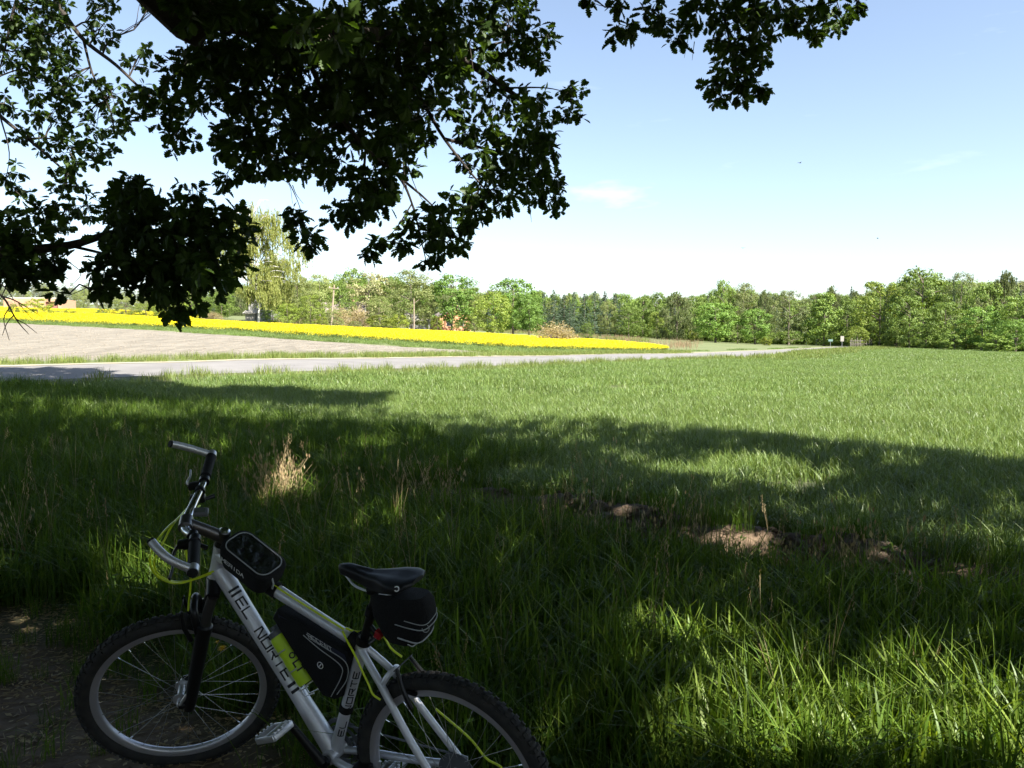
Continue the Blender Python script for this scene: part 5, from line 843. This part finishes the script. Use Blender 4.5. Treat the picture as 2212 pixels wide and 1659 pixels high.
# stem, handlebar, grips, bar ends, levers
OFF = lambda v: RS.T @ (MB_.T @ np.asarray(v, float))
def bl(y):
    a_ = abs(y) / .308; m_ = float(np.clip((abs(y) - .03) / .11, 0, 1)); m_ = m_ * m_ * (3 - 2 * m_); e_ = OFF((.018, 0, .034)) if y < 0 else OFF((.014, 0, -.002))
    return bar0 + np.array([-.02 * a_ * .308 / .29, y, .011 * a_]) + (1 - m_) * OFF((-.02, 0, -.026)) + m_ * e_
sm_ = MB(); sm_.tube(S(np.array([stt - ax * .042, stt + ax * .012])), .0205, 18); sm_.tube(S(np.array([stt - ax * .012, stt * .5 + bl(0) * .5 - ax * .004, bl(0)])), [.021, .0195, .0205], 16, sx=.8); sm_.ring(S1(bl(0)), RS @ np.array([0, 1, 0]), [(.013, -.025), (.0215, -.025), (.0215, .025), (.013, .025)], 20); stem = sm_.obj('stem', P_stem, BK)
MB().ring(S1(stt + ax * .014), RS @ ax, [(.001, -.004), (.017, -.004), (.0175, .002), (.012, .007), (.001, .007)], 20).obj('top_cap', P_chrome, stem); MB().ring(S1(htt + ax * .006), RS @ ax, [(.014, -.006), (.024, -.006), (.022, .016), (.014, .016)], 20).obj('headset', P_blk, BK)
hbm = MB(); hbm.tube(S(np.array([bl(y) for y in np.linspace(-.308, .308, 33)])), np.interp(np.abs(np.linspace(-.308, .308, 33)), [0, .04, .13, .31], [.0158, .0155, .0112, .0112]), 16); hb = hbm.obj('handlebar', P_chrome, BK)
tips = {1: b_depth(328, 1168, 2.30), -1: None}
for sg in (1, -1):
    yy = np.linspace(sg * .165, sg * .288, 9); MB().tube(S(np.array([bl(y) for y in yy])), [.0175, .016, .0172, .0165, .0172, .0165, .0172, .0165, .018], 16).obj('grip', P_black, hb)
    root = S1(bl(sg * .30)); fw_ = RS @ unit(np.array([.86, -sg * .10, .62])); inn = RS @ np.array([0, -sg, 0.])
    if sg == 1: pth = [root, root + fw_ * .035, root + fw_ * .075 + inn * .006, root + fw_ * .105 + inn * .020 + [0, 0, .006], root + fw_ * .125 + inn * .034 + [0, 0, .012]]
    else: pth = [root, root + fw_ * .035, root + fw_ * .075 + inn * .004, root + fw_ * .115 + inn * .012, root + fw_ * .14 + inn * .02]
    be = MB(); be.tube(smooth_path(pth, 4), np.interp(np.linspace(0, 1, 17), [0, .1, .3, .6, 1], [.0135, .0125, .0118, .0125, .0118]), 16); be.ring(root, RS @ np.array([0, 1, 0]), [(.011, -.013), (.0165, -.013), (.0165, .013), (.011, .013)], 20); beo = be.obj('bar_end', P_alloy, hb)
    MB().ring(root, RS @ np.array([0, 1, 0]), [(.0005, sg * .012), (.015, sg * .012), (.015, sg * .017), (.0005, sg * .019)][::sg], 18).obj('end_plug', P_black, beo); MB().tube([pth[-1], pth[-1] + unit(np.array(pth[-1]) - pth[-2]) * .006], [.0122, .0115], 14).obj('end_plug', P_black, beo)
    br = MB(); c0 = bl(sg * .14); br.ring(S1(c0), RS @ np.array([0, 1, 0]), [(.011, -.01), (.0175, -.01), (.0175, .01), (.011, .01)], 16); br.box(S1(c0 + [.03, -sg * .005, -.012]), (.045, .028, .022), RS, bev=.006); br.tube(smooth_path(S(np.array([c0 + [.05, 0, -.012], c0 + [.062, sg * .035, -.02], c0 + [.058, sg * .085, -.026], c0 + [.062, sg * .135, -.03]])), 4), np.linspace(.0075, .006, 13), 8, sx=.6); br.obj('brake_lever', P_blk, hb)
    sh_ = MB(); c0 = bl(sg * .105); sh_.ring(S1(c0), RS @ np.array([0, 1, 0]), [(.011, -.009), (.0165, -.009), (.0165, .009), (.011, .009)], 16); sh_.box(S1(c0 + [.012, 0, -.028]), (.05, .034, .026), RS, bev=.008); sh_.tube(S(np.array([c0 + [-.01, 0, -.035], c0 + [-.035, sg * .02, -.04]])), [.006, .008], 8); sh_.obj('shifter', P_blk, hb)
cp_ = S1(bl(0) + np.array([-.05, -.006, .030])); cR = RS @ np.array(Matrix.Rotation(R(-12), 3, 'Y')); co = MB().box(cp_, (.046, .036, .016), cR, bev=.006, seg=3).obj('cycle_computer', P_gry, BK); MB().box(cp_ + cR @ [0.002, 0, .0082], (.030, .026, .002), cR, bev=.0008).obj('display', P_lcd, co)
# saddle and seat post
sx_ = np.linspace(.376, .100, 23); sdl = MB(); rings = []
for x_ in sx_:
    f = (.376 - x_) / .276; hwid = np.interp(f, [0, .04, .12, .35, .55, .72, .86, .96, 1], [.006, .0165, .021, .026, .042, .066, .074, .062, .03]); zt = .948 + np.interp(f, [0, .1, .4, .75, 1], [-.006, .001, -.006, .006, .008]); th_ = np.interp(f, [0, .05, .3, .6, .85, 1], [.014, .034, .046, .058, .044, .014]); a = np.linspace(0, 2 * np.pi, 20, endpoint=False); cs, sn_ = np.cos(a), np.sin(a)
    y_ = hwid * np.sign(cs) * np.abs(cs) ** .8; z_ = np.where(sn_ > 0, zt - .012 + .012 * sn_ ** .8 - .004 * np.exp(-(y_ / .009) ** 2) * (.25 < f < .95), zt - .012 - (th_ - .012) * np.abs(sn_) ** .6); rings.append(np.stack([0 * y_ + x_, y_, z_], 1))
V = np.concatenate(rings); sdl.add(V, [[i * 20 + j, i * 20 + (j + 1) % 20, (i + 1) * 20 + (j + 1) % 20, (i + 1) * 20 + j] for i in range(22) for j in range(20)] + [list(range(20)), [22 * 20 + j for j in range(19, -1, -1)]]); sad = sdl.obj('saddle', P_leth, BK)
rl = MB()
for sg in (1, -1): rl.tube(smooth_path([(.345, sg * .012, .918), (.30, sg * .02, .892), (.20, sg * .022, .89), (.135, sg * .03, .925)], 4), .0035, 8)
rl.obj('saddle_rail', P_alloy, sad); bd = MB(); q = np.array([.128, .066, .944]); bd.ring(q, (-.25, 1, .45), [(.005, .0), (.008, .0), (.008, .0022), (.005, .0022)], 16); bd.obj('badge', P_wht, sad)
MB().tube([sct - sdir * .05, sct + sdir * .03, sct + sdir * .175], [.0135, .0135, .0135], 16).box(sct + sdir * .178, (.05, .05, .022), bev=.006).obj('seat_post', P_blk, BK)
li = MB().box(b_at(820, 1370, .0) + [0, 0, .002], (.026, .03, .028), np.array(Matrix.Rotation(R(-20), 3, 'Y')), bev=.007).obj('rear_light', P_red, BK); MB().tube([b_at(820, 1370, 0) + [.012, 0, .0], sct + sdir * .055], .008, 10).obj('bracket', P_blk, li)
# brakes
def vbrake(nm, top, dn, out, f):
    b_ = MB()
    for sg in (1, -1): e = lambda q: f(np.array(q))[0]; b_.tube(np.array([e(dn + [0, sg * .048, 0]), e((dn + top) / 2 + [0, sg * .052, 0] + out * .012), e(top + [0, sg * .036, 0] + out * .012)]), [.008, .0075, .006], 8); b_.box(e(dn * .66 + top * .34 + np.array([0, sg * .026, 0])), (.055, .012, .012), bev=.003)
    b_.tube(np.array([f(top + [0, .05, 0] + out * .012)[0], f(top + [0, -.05, 0] + out * .012)[0]]), .002, 6); b_.obj(nm, P_blk, BK)
vbrake('front_brake', fh + ax * .375 + prp * .035, fh + ax * .27 + prp * .0, prp, S); vbrake('rear_brake', np.array([.165, 0, .665]), np.array([.105, 0, .565]), np.array([-.5, 0, .5]), lambda q: np.atleast_2d(q))
# drivetrain
ce = b_at(611, 1548, .085); cd_ = unit(ce - np.array([bb[0], .085, bb[2]])); pl = np.array([bb[0], .085, bb[2]]) + cd_ * .17; pr = np.array([bb[0], -.085, bb[2]]) - cd_ * .17
ck = MB(); ck.tube([bb + [0, .05, 0], bb + [0, .062, 0]], .02, 16); ck.tube([np.array([bb[0], .062, bb[2]]), (np.array([bb[0], .07, bb[2]]) + cd_ * .08), pl + [0, -.006, 0]], [.019, .0145, .013], 14, sx=.75); ck.tube([np.array([bb[0], -.062, bb[2]]), (np.array([bb[0], -.07, bb[2]]) - cd_ * .08), pr + [0, .006, 0]], [.019, .0145, .013], 14, sx=.75); crk = ck.obj('crank', P_blk, BK)
cg = MB()
for r_, y_ in ((.085, -.05), (.066, -.043), (.045, -.036)):
    cg.ring(bb + [0, y_, 0], (0, 1, 0), [(r_ - .012, -.0012), (r_, -.0012), (r_, .0012), (r_ - .012, .0012)], 48)
    for i in range(44 if r_ > .08 else 0): a = 6.2832 * i / 44; cg.box(bb + [r_ * math.cos(a), y_, r_ * math.sin(a)], (.005, .002, .006), np.array(Matrix.Rotation(-a, 3, 'Y')))
for i in range(5): a = 6.2832 * i / 5; cg.tube([bb + [0, -.052, 0], bb + [.074 * math.cos(a), -.05, .074 * math.sin(a)]], [.012, .006], 8)
cg.obj('chainring', P_gry, crk)
for p_, sg in ((pl, 1), (pr, -1)):
    pd = MB(); o_ = np.array([0, sg, 0.]); q = p_ + o_ * .055; tl = np.array(Matrix.Rotation(R(24), 3, 'Y')); pd.tube([p_, p_ + o_ * .018], .008, 10); pd.tube([p_ + o_ * .015, p_ + o_ * .095], [.011, .009], 10)
    for s2 in (1, -1): pd.box(q + tl @ [s2 * .04, 0, 0], (.008, .082, .02), tl, bev=.003); pd.box(q + tl @ [0, s2 * .041, 0], (.078, .007, .02), tl, bev=.003); pd.box(q + tl @ [s2 * .02, s2 * .03, 0], (.04, .006, .012), tl, bev=.002)
    for i in range(5):
        for s2 in (1, -1): pd.box(q + tl @ [s2 * .04, -.032 + .016 * i, .012], (.006, .006, .006), tl)
    po = pd.obj('pedal', P_alloy, BK); MB().box(q + tl @ [.0455, 0, 0], (.004, .03, .012), tl, bev=.001).obj('reflector', P_wht, po)
cs = MB()
for i, r_ in enumerate((.062, .054, .047, .04, .034, .028, .022)): cs.ring(rh + [0, -.028 - .0045 * i, 0], (0, 1, 0), [(.014, -.001), (r_, -.001), (r_, .001), (.014, .001)], 36)
cs.obj('cassette', P_gry, RW); dr = MB(); dr.tube([rh + [.0, -.066, -.02], rh + [.02, -.06, -.07]], [.012, .011], 8); dr.box(rh + [.03, -.045, -.12], (.02, .012, .1), np.array(Matrix.Rotation(R(-20), 3, 'Y')), bev=.004)
for z_ in (-.085, -.15): dr.ring(rh + [.03 + (-.085 - z_) * .3, -.045, z_], (0, 1, 0), [(.004, -.004), (.018, -.004), (.018, .004), (.004, .004)], 18)
dr.obj('rear_derailleur', P_blk, BK); ch = MB(); ch.tube(smooth_path([bb + [0, -.043, .072], rh + [0, -.043, .047]], 8), .0035, 6); ch.tube(smooth_path([bb + [0, -.043, -.072], rh + [.06, -.045, -.17], rh + [.03, -.045, -.165], rh + [.045, -.045, -.085], rh + [-.045, -.043, 0], rh + [-.02, -.043, .04]], 4), .0035, 6); ch.obj('chain', P_gry, BK)
kz = MB_.T @ (np.array([TB[0], TB[1], .005]) - TB); kf = np.array([.22, .26, 0.]); gw = MB_ @ kf + TB; dzk = (.005 - gw[2]) / MB_[2, 2]; kz_ = kf + [0, 0, dzk]; kb = MB().tube(smooth_path([np.array([.30, .045, .285]), np.array([.285, .075, .26]), kz_ + (np.array([.285, .09, .25]) - kz_) * .08, kz_], 4), [.009] * 13, 10).box(np.array([.30, .03, .288]), (.05, .05, .03), bev=.004).obj('kickstand', P_blk, BK); MB().tube([kz_ + [0, 0, .01], kz_ + (kf - kz_) * 0 - [0, 0, .004]], .013, 10).obj('foot', P_black, kb)
# lime cable housings
def cable(P, r=.0034, k=6): return MB().tube(smooth_path(P, k), r, 8).obj('cable', P_lime, BK)
dH = 2.58
def cpx(L_): return [b_depth(a, b, d) for a, b, d in L_]
l1 = S1(bl(-.14) + [.05, .0, -.012]); l2 = S1(bl(.14) + [.05, 0, -.012]); s1 = S1(bl(-.105) + [.02, .0, -.03]); s2 = S1(bl(.105) + [.02, 0, -.03])
cable(cpx([(428, 1072, 2.72), (408, 1095, 2.66), (392, 1112, 2.58), (372, 1135, 2.5), (356, 1165, 2.46)]) + cpx([(340, 1195, 2.44), (333, 1220, 2.45), (345, 1243, 2.47), (372, 1256, 2.5), (400, 1256, 2.53), (428, 1249, 2.56), (470, 1234, 2.6), (505, 1222, 2.61)]))
cable(cpx([(432, 1092, 2.74), (405, 1108, 2.66), (388, 1118, 2.58), (362, 1140, 2.48), (338, 1170, 2.4), (324, 1205, 2.37), (332, 1236, 2.4), (356, 1254, 2.45), (385, 1260, 2.5), (420, 1251, 2.54), (468, 1231, 2.59), (500, 1218, 2.61)]))
cable(cpx([(398, 1142, 2.5), (398, 1120, 2.52), (406, 1112, 2.54), (412, 1122, 2.57), (408, 1150, 2.58), (402, 1190, 2.58), (410, 1235, 2.6), (412, 1260, 2.62), (408, 1300, 2.64), (406, 1320, 2.64)]))
cable(cpx([(388, 1116, 2.56), (402, 1124, 2.55), (425, 1135, 2.57), (445, 1145, 2.58), (465, 1155, 2.62), (478, 1162, 2.62)]))
tt_up = lambda s_, y=.0, up=.022: tA + (tB - tA) * s_ + np.array([.34, 0, .94]) * up + [0, y, 0]
cable([tt_up(.30, .01, .0275), tt_up(.45, .01, .0255), tt_up(.62, .008, .024), tt_up(.78, .006, .0235), tt_up(.9, .004, .024)], k=4)
cable([tt_up(.9, .012, .022), tt_up(.93, .022, .012), b_at(768, 1418, .035), b_at(785, 1455, .04), b_at(796, 1478, .045), b_at(806, 1500, .05), b_at(822, 1512, .045)])
cable([tt_up(.9, -.004, .024), tt_up(.97, -.012, .03), sct + [-.03, -.03, .015], sct + [-.07, -.035, -.035], np.array([.19, -.04, .66])])
cable([np.array([.09, -.062, .50]), np.array([-.02, -.07, .43]), b_at(1050, 1638, -.06), b_at(1085, 1665, -.06), rh + [-.05, -.07, -.09], rh + [.02, -.066, -.1]])

# ------------------------------------------------------------------ bags and bottle carried on the bicycle (things of their own)
def carried(name, label, cat):
    t = empty(name); t.rotation_mode = 'QUATERNION'; t.rotation_quaternion = BK.rotation_quaternion; t.location = BK.location; return tag(t, label, cat)
def rbox(c, size, Rm, bev, seg=4): return MB().box(c, size, Rm, bev=bev, seg=seg)
# top tube bag with see-through window
tbag = carried('phone_bag', 'black zipped bag with clear window on the top tube behind the handlebar', 'bag')
c0 = np.array([.712, .012, .888]); xa = unit(np.array([-.86, 0, -.42])); za0 = unit(np.array([-.42, 0, .86])); rl_ = R(11); ya = math.cos(rl_) * np.array([0, 1, 0]) - math.sin(rl_) * za0; za = math.sin(rl_) * np.array([0, 1, 0]) + math.cos(rl_) * za0; RB = np.stack([xa, ya, za], 1)
def rrect(lx, ly, r, n=8):
    pts = []
    for cx_, cy_, a0 in ((lx - r, ly - r, 0), (-lx + r, ly - r, 90), (-lx + r, -ly + r, 180), (lx - r, -ly + r, 270)):
        for t_ in np.linspace(a0, a0 + 90, n): pts.append((cx_ + r * math.cos(R(t_)), cy_ + r * math.sin(R(t_))))
    return np.array(pts)
bg_ = MB(); lays = [(-.050, .080, .040, .03), (-.046, .092, .049, .034), (-.01, .101, .057, .036), (.028, .104, .061, .038), (.036, .101, .058, .036), (.040, .094, .052, .032)]; V = []
for z_, lx, ly, r_ in lays: q = rrect(lx, ly, r_); V.append(c0 + (np.column_stack([q, np.full(len(q), z_)]) @ RB.T))
k_ = len(V[0]); bg_.add(np.concatenate(V), [[i * k_ + j, i * k_ + (j + 1) % k_, (i + 1) * k_ + (j + 1) % k_, (i + 1) * k_ + j] for i in range(5) for j in range(k_)] + [list(range(k_))[::-1], [5 * k_ + j for j in range(k_)]]); bg_.obj('body', P_bag, tbag)
q = rrect(.086, .037, .026); wn = MB().add(c0 + (np.column_stack([q, np.full(len(q), .0412)]) @ RB.T), [list(range(len(q)))]); gx2 = MB()
nx_ = 26; ux = np.linspace(-.084, .084, nx_); uy = np.linspace(-.042, .042, 14); GX, GY = np.meshgrid(ux, uy); GZ = .0415 + .0016 * np.sin(GX * 90 + GY * 60) * np.sin(GY * 110) + .0012 * np.sin(GX * 190 - GY * 90); cl = np.clip(1 - (np.abs(GX) / .085) ** 6 - (np.abs(GY) / .0425) ** 6, 0, 1); GZ = .0408 + (GZ - .0408) * cl
wn = MB().add(c0 + np.stack([GX, GY, GZ], -1).reshape(-1, 3) @ RB.T, [[i * nx_ + j, i * nx_ + j + 1, (i + 1) * nx_ + j + 1, (i + 1) * nx_ + j] for i in range(13) for j in range(nx_ - 1) if abs(ux[j] + ux[j + 1]) / 2 / .086 < 1 and ((abs(ux[j] + ux[j + 1]) / 2 / .088) ** 5 + (abs(uy[i] + uy[i + 1]) / 2 / .045) ** 5) < 1]); wn.obj('window', P_film, tbag)
q = rrect(.090, .0485, .032, 10); pp = c0 + (np.column_stack([q, np.full(len(q), .0405)]) @ RB.T); MB().tube(np.vstack([pp, pp[:2]]), .0019, 6, cap=False).obj('piping', P_pipe, tbag)
lt = MB(); rs_ = c0 + RB @ np.array([0, .0535, .0]); write(lt, 'MERIDA', lambda x, y: c0 + RB @ np.array([x, .0598 + .0016 * (y / .02), y - .006]), -.070, .0165, .0125, .0155, .0032); lt.obj('lettering', P_wht, tbag, False)
lt = MB(); 
for i in range(2): write(lt, 'A', lambda x, y: c0 + RB @ np.array([x, y, .0432]), -.074 + .004 * i, .01, .012, .012, .003)
MB().tube([c0 + RB @ [.1, .02, .03], c0 + RB @ [.112, .02, .01], c0 + RB @ [.112, .022, -.012]], .003, 6).obj('zip_pull', P_pipe, tbag)
sp_ = MB()
for sx in (-.05, .05): m = c0 + RB @ [sx, 0, -.04]; sp_.ring(tA + (tB - tA) * np.clip(((m - tA) @ unit(tB - tA)) / np.linalg.norm(tB - tA), .02, 1), unit(tB - tA), [(.0245, -.012), (.028, -.012), (.028, .012), (.0245, .012)], 20)
sp_.obj('strap', P_bag, tbag)
# triangular frame bag
fbag = carried('frame_bag', 'black triangular bag with accent lettering strapped inside the frame', 'bag')
poly = np.array([(.632, .722), (.612, .752), (.53, .738), (.42, .702), (.336, .676), (.330, .655), (.352, .58), (.372, .512), (.40, .494), (.444, .496), (.475, .53), (.56, .63)]); fb = MB(); V = []
cen = poly.mean(0); k_ = len(poly)
for y_, s_ in ((-.026, .90), (-.018, .99), (.018, 1.0), (.028, .97), (.033, .86)): q = cen + (poly - cen) * s_; V.append(np.column_stack([q[:, 0], np.full(k_, y_), q[:, 1]]))
fb.add(np.concatenate(V), [[i * k_ + j, i * k_ + (j + 1) % k_, (i + 1) * k_ + (j + 1) % k_, (i + 1) * k_ + j] for i in range(4) for j in range(k_)] + [list(range(k_))[::-1], [4 * k_ + j for j in range(k_)]]); fb.obj('body', P_bag, fbag)
ta2 = np.array([.60, .029, .7385]); tb2_ = np.array([.345, .030, .6625]); td = unit(tb2_ - ta2); tn = np.array([.28, 0, .96]); pn = MB()
q = [ta2 + tn * .004, ta2 - tn * .022, tb2_ - tn * .02, tb2_ + tn * .004]; pn.add([p_ + [0, .0035, 0] for p_ in q], [[0, 1, 2, 3]]); pn.obj('band', P_navy, fbag)
lt = MB(); write(lt, 'aCCENT', lambda x, y: ta2 + td * x + tn * (y - .0145) + [0, .0052, 0], .120, .0165, .0112, .0165, .0021); lt.obj('lettering', P_wht, fbag, False)
for pts in ([(700 - 45, 1372), (690, 1402), (735, 1437), (737, 1462), (715, 1505)], [(662, 1370), (700, 1398), (746, 1430), (750, 1465), (728, 1500)]): MB().tube(smooth_path([b_at(a, b, .0345) for a, b in pts], 6), .0014, 6).obj('piping', P_pipe, fbag)
e_ = b_at(692, 1437, .0345); MB().ring(e_, (0, 1, 0), [(.0095, 0), (.0115, 0), (.0115, .0015), (.0095, .0015)], 24).box(e_ + [0, .001, 0], (.012, .0015, .003), np.array(Matrix.Rotation(R(50), 3, 'Y'))).obj('badge', P_wht, fbag)
for s_ in (.40, .95): MB().ring(tA + (tB - tA) * s_, unit(tB - tA), [(.0225, -.017), (.0255, -.017), (.0255, .017), (.0225, .017)], 20).obj('strap', P_bag, fbag)
st_ = MB(); st_.ring(bb + sdir * .185, sdir, [(.019, -.012), (.0225, -.012), (.0225, .012), (.019, .012)], 20); st_.obj('strap', P_bag, fbag)
# saddle bag
sbag = carried('saddle_bag', 'black wedge bag with reflective piping hanging under the saddle', 'bag')
def sb_out(f, off=0.0, n=40):
    """outline of the bag at height f (0 bottom .. 1 top)"""
    x0 = np.interp(f, [0, .12, .45, .85, 1], [.105, .075, .052, .056, .075]) - off; x1 = np.interp(f, [0, .12, .5, 1], [.20, .215, .25, .262]) + off; wy = np.interp(f, [0, .12, .5, .9, 1], [.034, .045, .052, .05, .043]) + off
    a = np.linspace(0, 2 * np.pi, n, endpoint=False); c, s_ = np.cos(a), np.sin(a); e = 2 / 3.6; x = (x0 + x1) / 2 + (x1 - x0) / 2 * np.sign(c) * np.abs(c) ** e; y = wy * np.sign(s_) * np.abs(s_) ** e * np.interp(x, [.05, .12, .26], [.92, 1, .62]); z = .746 + .15 * f + (.16 - x) * .12
    return np.stack([x, y, z], 1)
fl_ = [0, .04, .12, .3, .5, .7, .88, .97, 1]; V = [sb_out(f) for f in fl_]
MB().add(np.concatenate(V), [[i * 40 + j, i * 40 + (j + 1) % 40, (i + 1) * 40 + (j + 1) % 40, (i + 1) * 40 + j] for i in range(8) for j in range(40)] + [list(range(40))[::-1], [320 + j for j in range(40)]]).obj('body', P_bag, sbag)
for f0, r_, a0, a1 in ((.60, .0013, 11, 24), (.49, .0016, 10, 24), (.20, .0025, 10, 25), (.08, .0018, 12, 24)):
    q = np.array([sb_out(f0 + .10 * (k_ - a0) / (a1 - a0) - .14 * math.sin(math.pi * (k_ - a0) / (a1 - a0)), .0008)[k_] for k_ in range(a0, a1)]); MB().tube(smooth_path(q, 3), r_, 6).obj('piping', P_pipe, sbag)
e_ = sb_out(.42, .001)[17]; MB().ring(e_, unit(CAMB - e_), [(.009, 0), (.0108, 0), (.0108, .0012), (.009, .0012)], 20).obj('badge', P_pipe, sbag)
MB().ring(sct + sdir * .10, sdir, [(.0145, -.014), (.018, -.014), (.018, .014), (.0145, .014)], 18).tube([sct + sdir * .1, np.array([.24, 0, .80])], .012, 8).obj('strap', P_bag, sbag)
# bottle in its cage on the down tube
bo = carried('water_bottle', 'lime green drinking bottle on the down tube behind the frame bag', 'bottle')
dd = unit(dB - dA); up_ = np.array([-dd[2], 0, dd[0]]); up_ = up_ if up_[2] > 0 else -up_; m0 = dA + dd * .285 + up_ * .072; MB().ring(m0, dd, [(.001, .0), (.028, .0), (.0325, .008), (.033, .06), (.031, .075), (.033, .09), (.033, .165), (.031, .175), (.001, .176)], 28).obj('body', P_botl, bo)
MB().ring(m0 - dd * .02, dd, [(.001, -.012), (.012, -.012), (.014, 0), (.028, .004), (.030, .02), (.001, .02)], 24).obj('cap', P_gry, bo); lt = MB(); fbm = tube_map(m0, m0 + dd * .2, .0334, (-.6, 0, .8), -.3); write(lt, 'LT', fbm, .10, .02, .014, .02, .005); cq = fbm(.078, .010); lt.ring(cq, unit(CAMB - m0), [(.006, 0), (.010, 0), (.010, .0012), (.006, .0012)], 20); lt.obj('lettering', P_ink, bo, False)
cg = MB()
for s_ in (.05, .12, .185):
    a = np.linspace(-2.2, 2.2, 15); Pq = [m0 + dd * s_ + .0355 * (math.cos(t_) * -up_ + math.sin(t_) * np.array([0, 1, 0])) for t_ in a]; cg.tube(Pq, .0022, 6)
for sg in (1, -1): cg.tube([m0 + dd * .0 - up_ * .038 + [0, sg * .01, 0], m0 + dd * .21 - up_ * .038 + [0, sg * .01, 0], m0 + dd * .215 + up_ * .01 + [0, sg * .015, 0]], .0025, 6)
cg.obj('bottle_cage', P_alloy, BK)

# ------------------------------------------------------------------ small things: dandelions behind the wheel, birds
D_y = mat('dandelion_yellow', (.75, .50, .01), .7)
def dandelion(dx, dy, w_, label):
    x_, y_ = None, None; p = at(dx, dy, 3.25); z0 = float(terrain(p[0], p[1])); t = empty('dandelion', (p[0], p[1], z0)); tag(t, label, 'flower', 'dandelions behind the front wheel'); h_ = p[2] - z0
    MB().tube(smooth_path([(0, .01, 0), (.005, 0, h_ * .5), (0, 0, h_)], 4), .002, 6).obj('stem', G_rape, t); fl = MB(); rg3 = np.random.default_rng(int(dx))
    for i in range(60): a = rg3.uniform(0, 6.283); e = rg3.uniform(-.1, 1.2); d = np.array([math.cos(a) * math.cos(e), math.sin(a) * math.cos(e), math.sin(e) * .6]); s_ = unit(np.cross(d, [.1, .2, .97])); c = np.array([0, 0, h_]) + d * w_ * .5; fl.quads(c[None], (d * w_ * .5)[None], (s_ * .003)[None])
    fl.obj('flower', D_y, t, False)
dandelion(480, 1402, .024, 'larger yellow dandelion seen through the top of the front wheel'); dandelion(470, 1388, .013, 'smaller half open dandelion just above the larger one')
P_bird = mat('dark_plumage', (.02, .02, .022), .8)
for i, (a, b, lb) in enumerate(((1728, 352, 'tiny dark bird highest in the clear sky'), (1605, 536, 'tiny dark bird lowest over the far wood'), (1896, 515, 'tiny dark bird above the cone shaped tree'))):
    p = at(a, b, 60 + 9 * i); m = MB(); m.tube([(-.1, 0, 0), (-.05, 0, .01), (.04, 0, .01), (.1, 0, 0)], [.006, .03, .03, .01], 8)
    for sg in (1, -1): m.add([(.05, sg * .02, .02), (-.03, sg * .02, .02), (-.04, sg * .13, .06), (-.02, sg * .24, .03), (.03, sg * .13, .065)], [[0, 1, 2, 4], [4, 2, 3]]); m.add([(.05, sg * .02, .012), (-.03, sg * .02, .012), (-.04, sg * .13, .055), (-.02, sg * .24, .027), (.03, sg * .13, .058)], [[4, 2, 1, 0], [3, 2, 4]])
    m.add([(-.09, -.015, .0), (-.09, .015, 0), (-.17, .03, 0), (-.17, -.03, 0)], [[0, 1, 2, 3]]); o = m.obj('bird', P_bird); o.location = p; o.rotation_euler = (0, 0, .5 + i); tag(o, lb, 'bird')
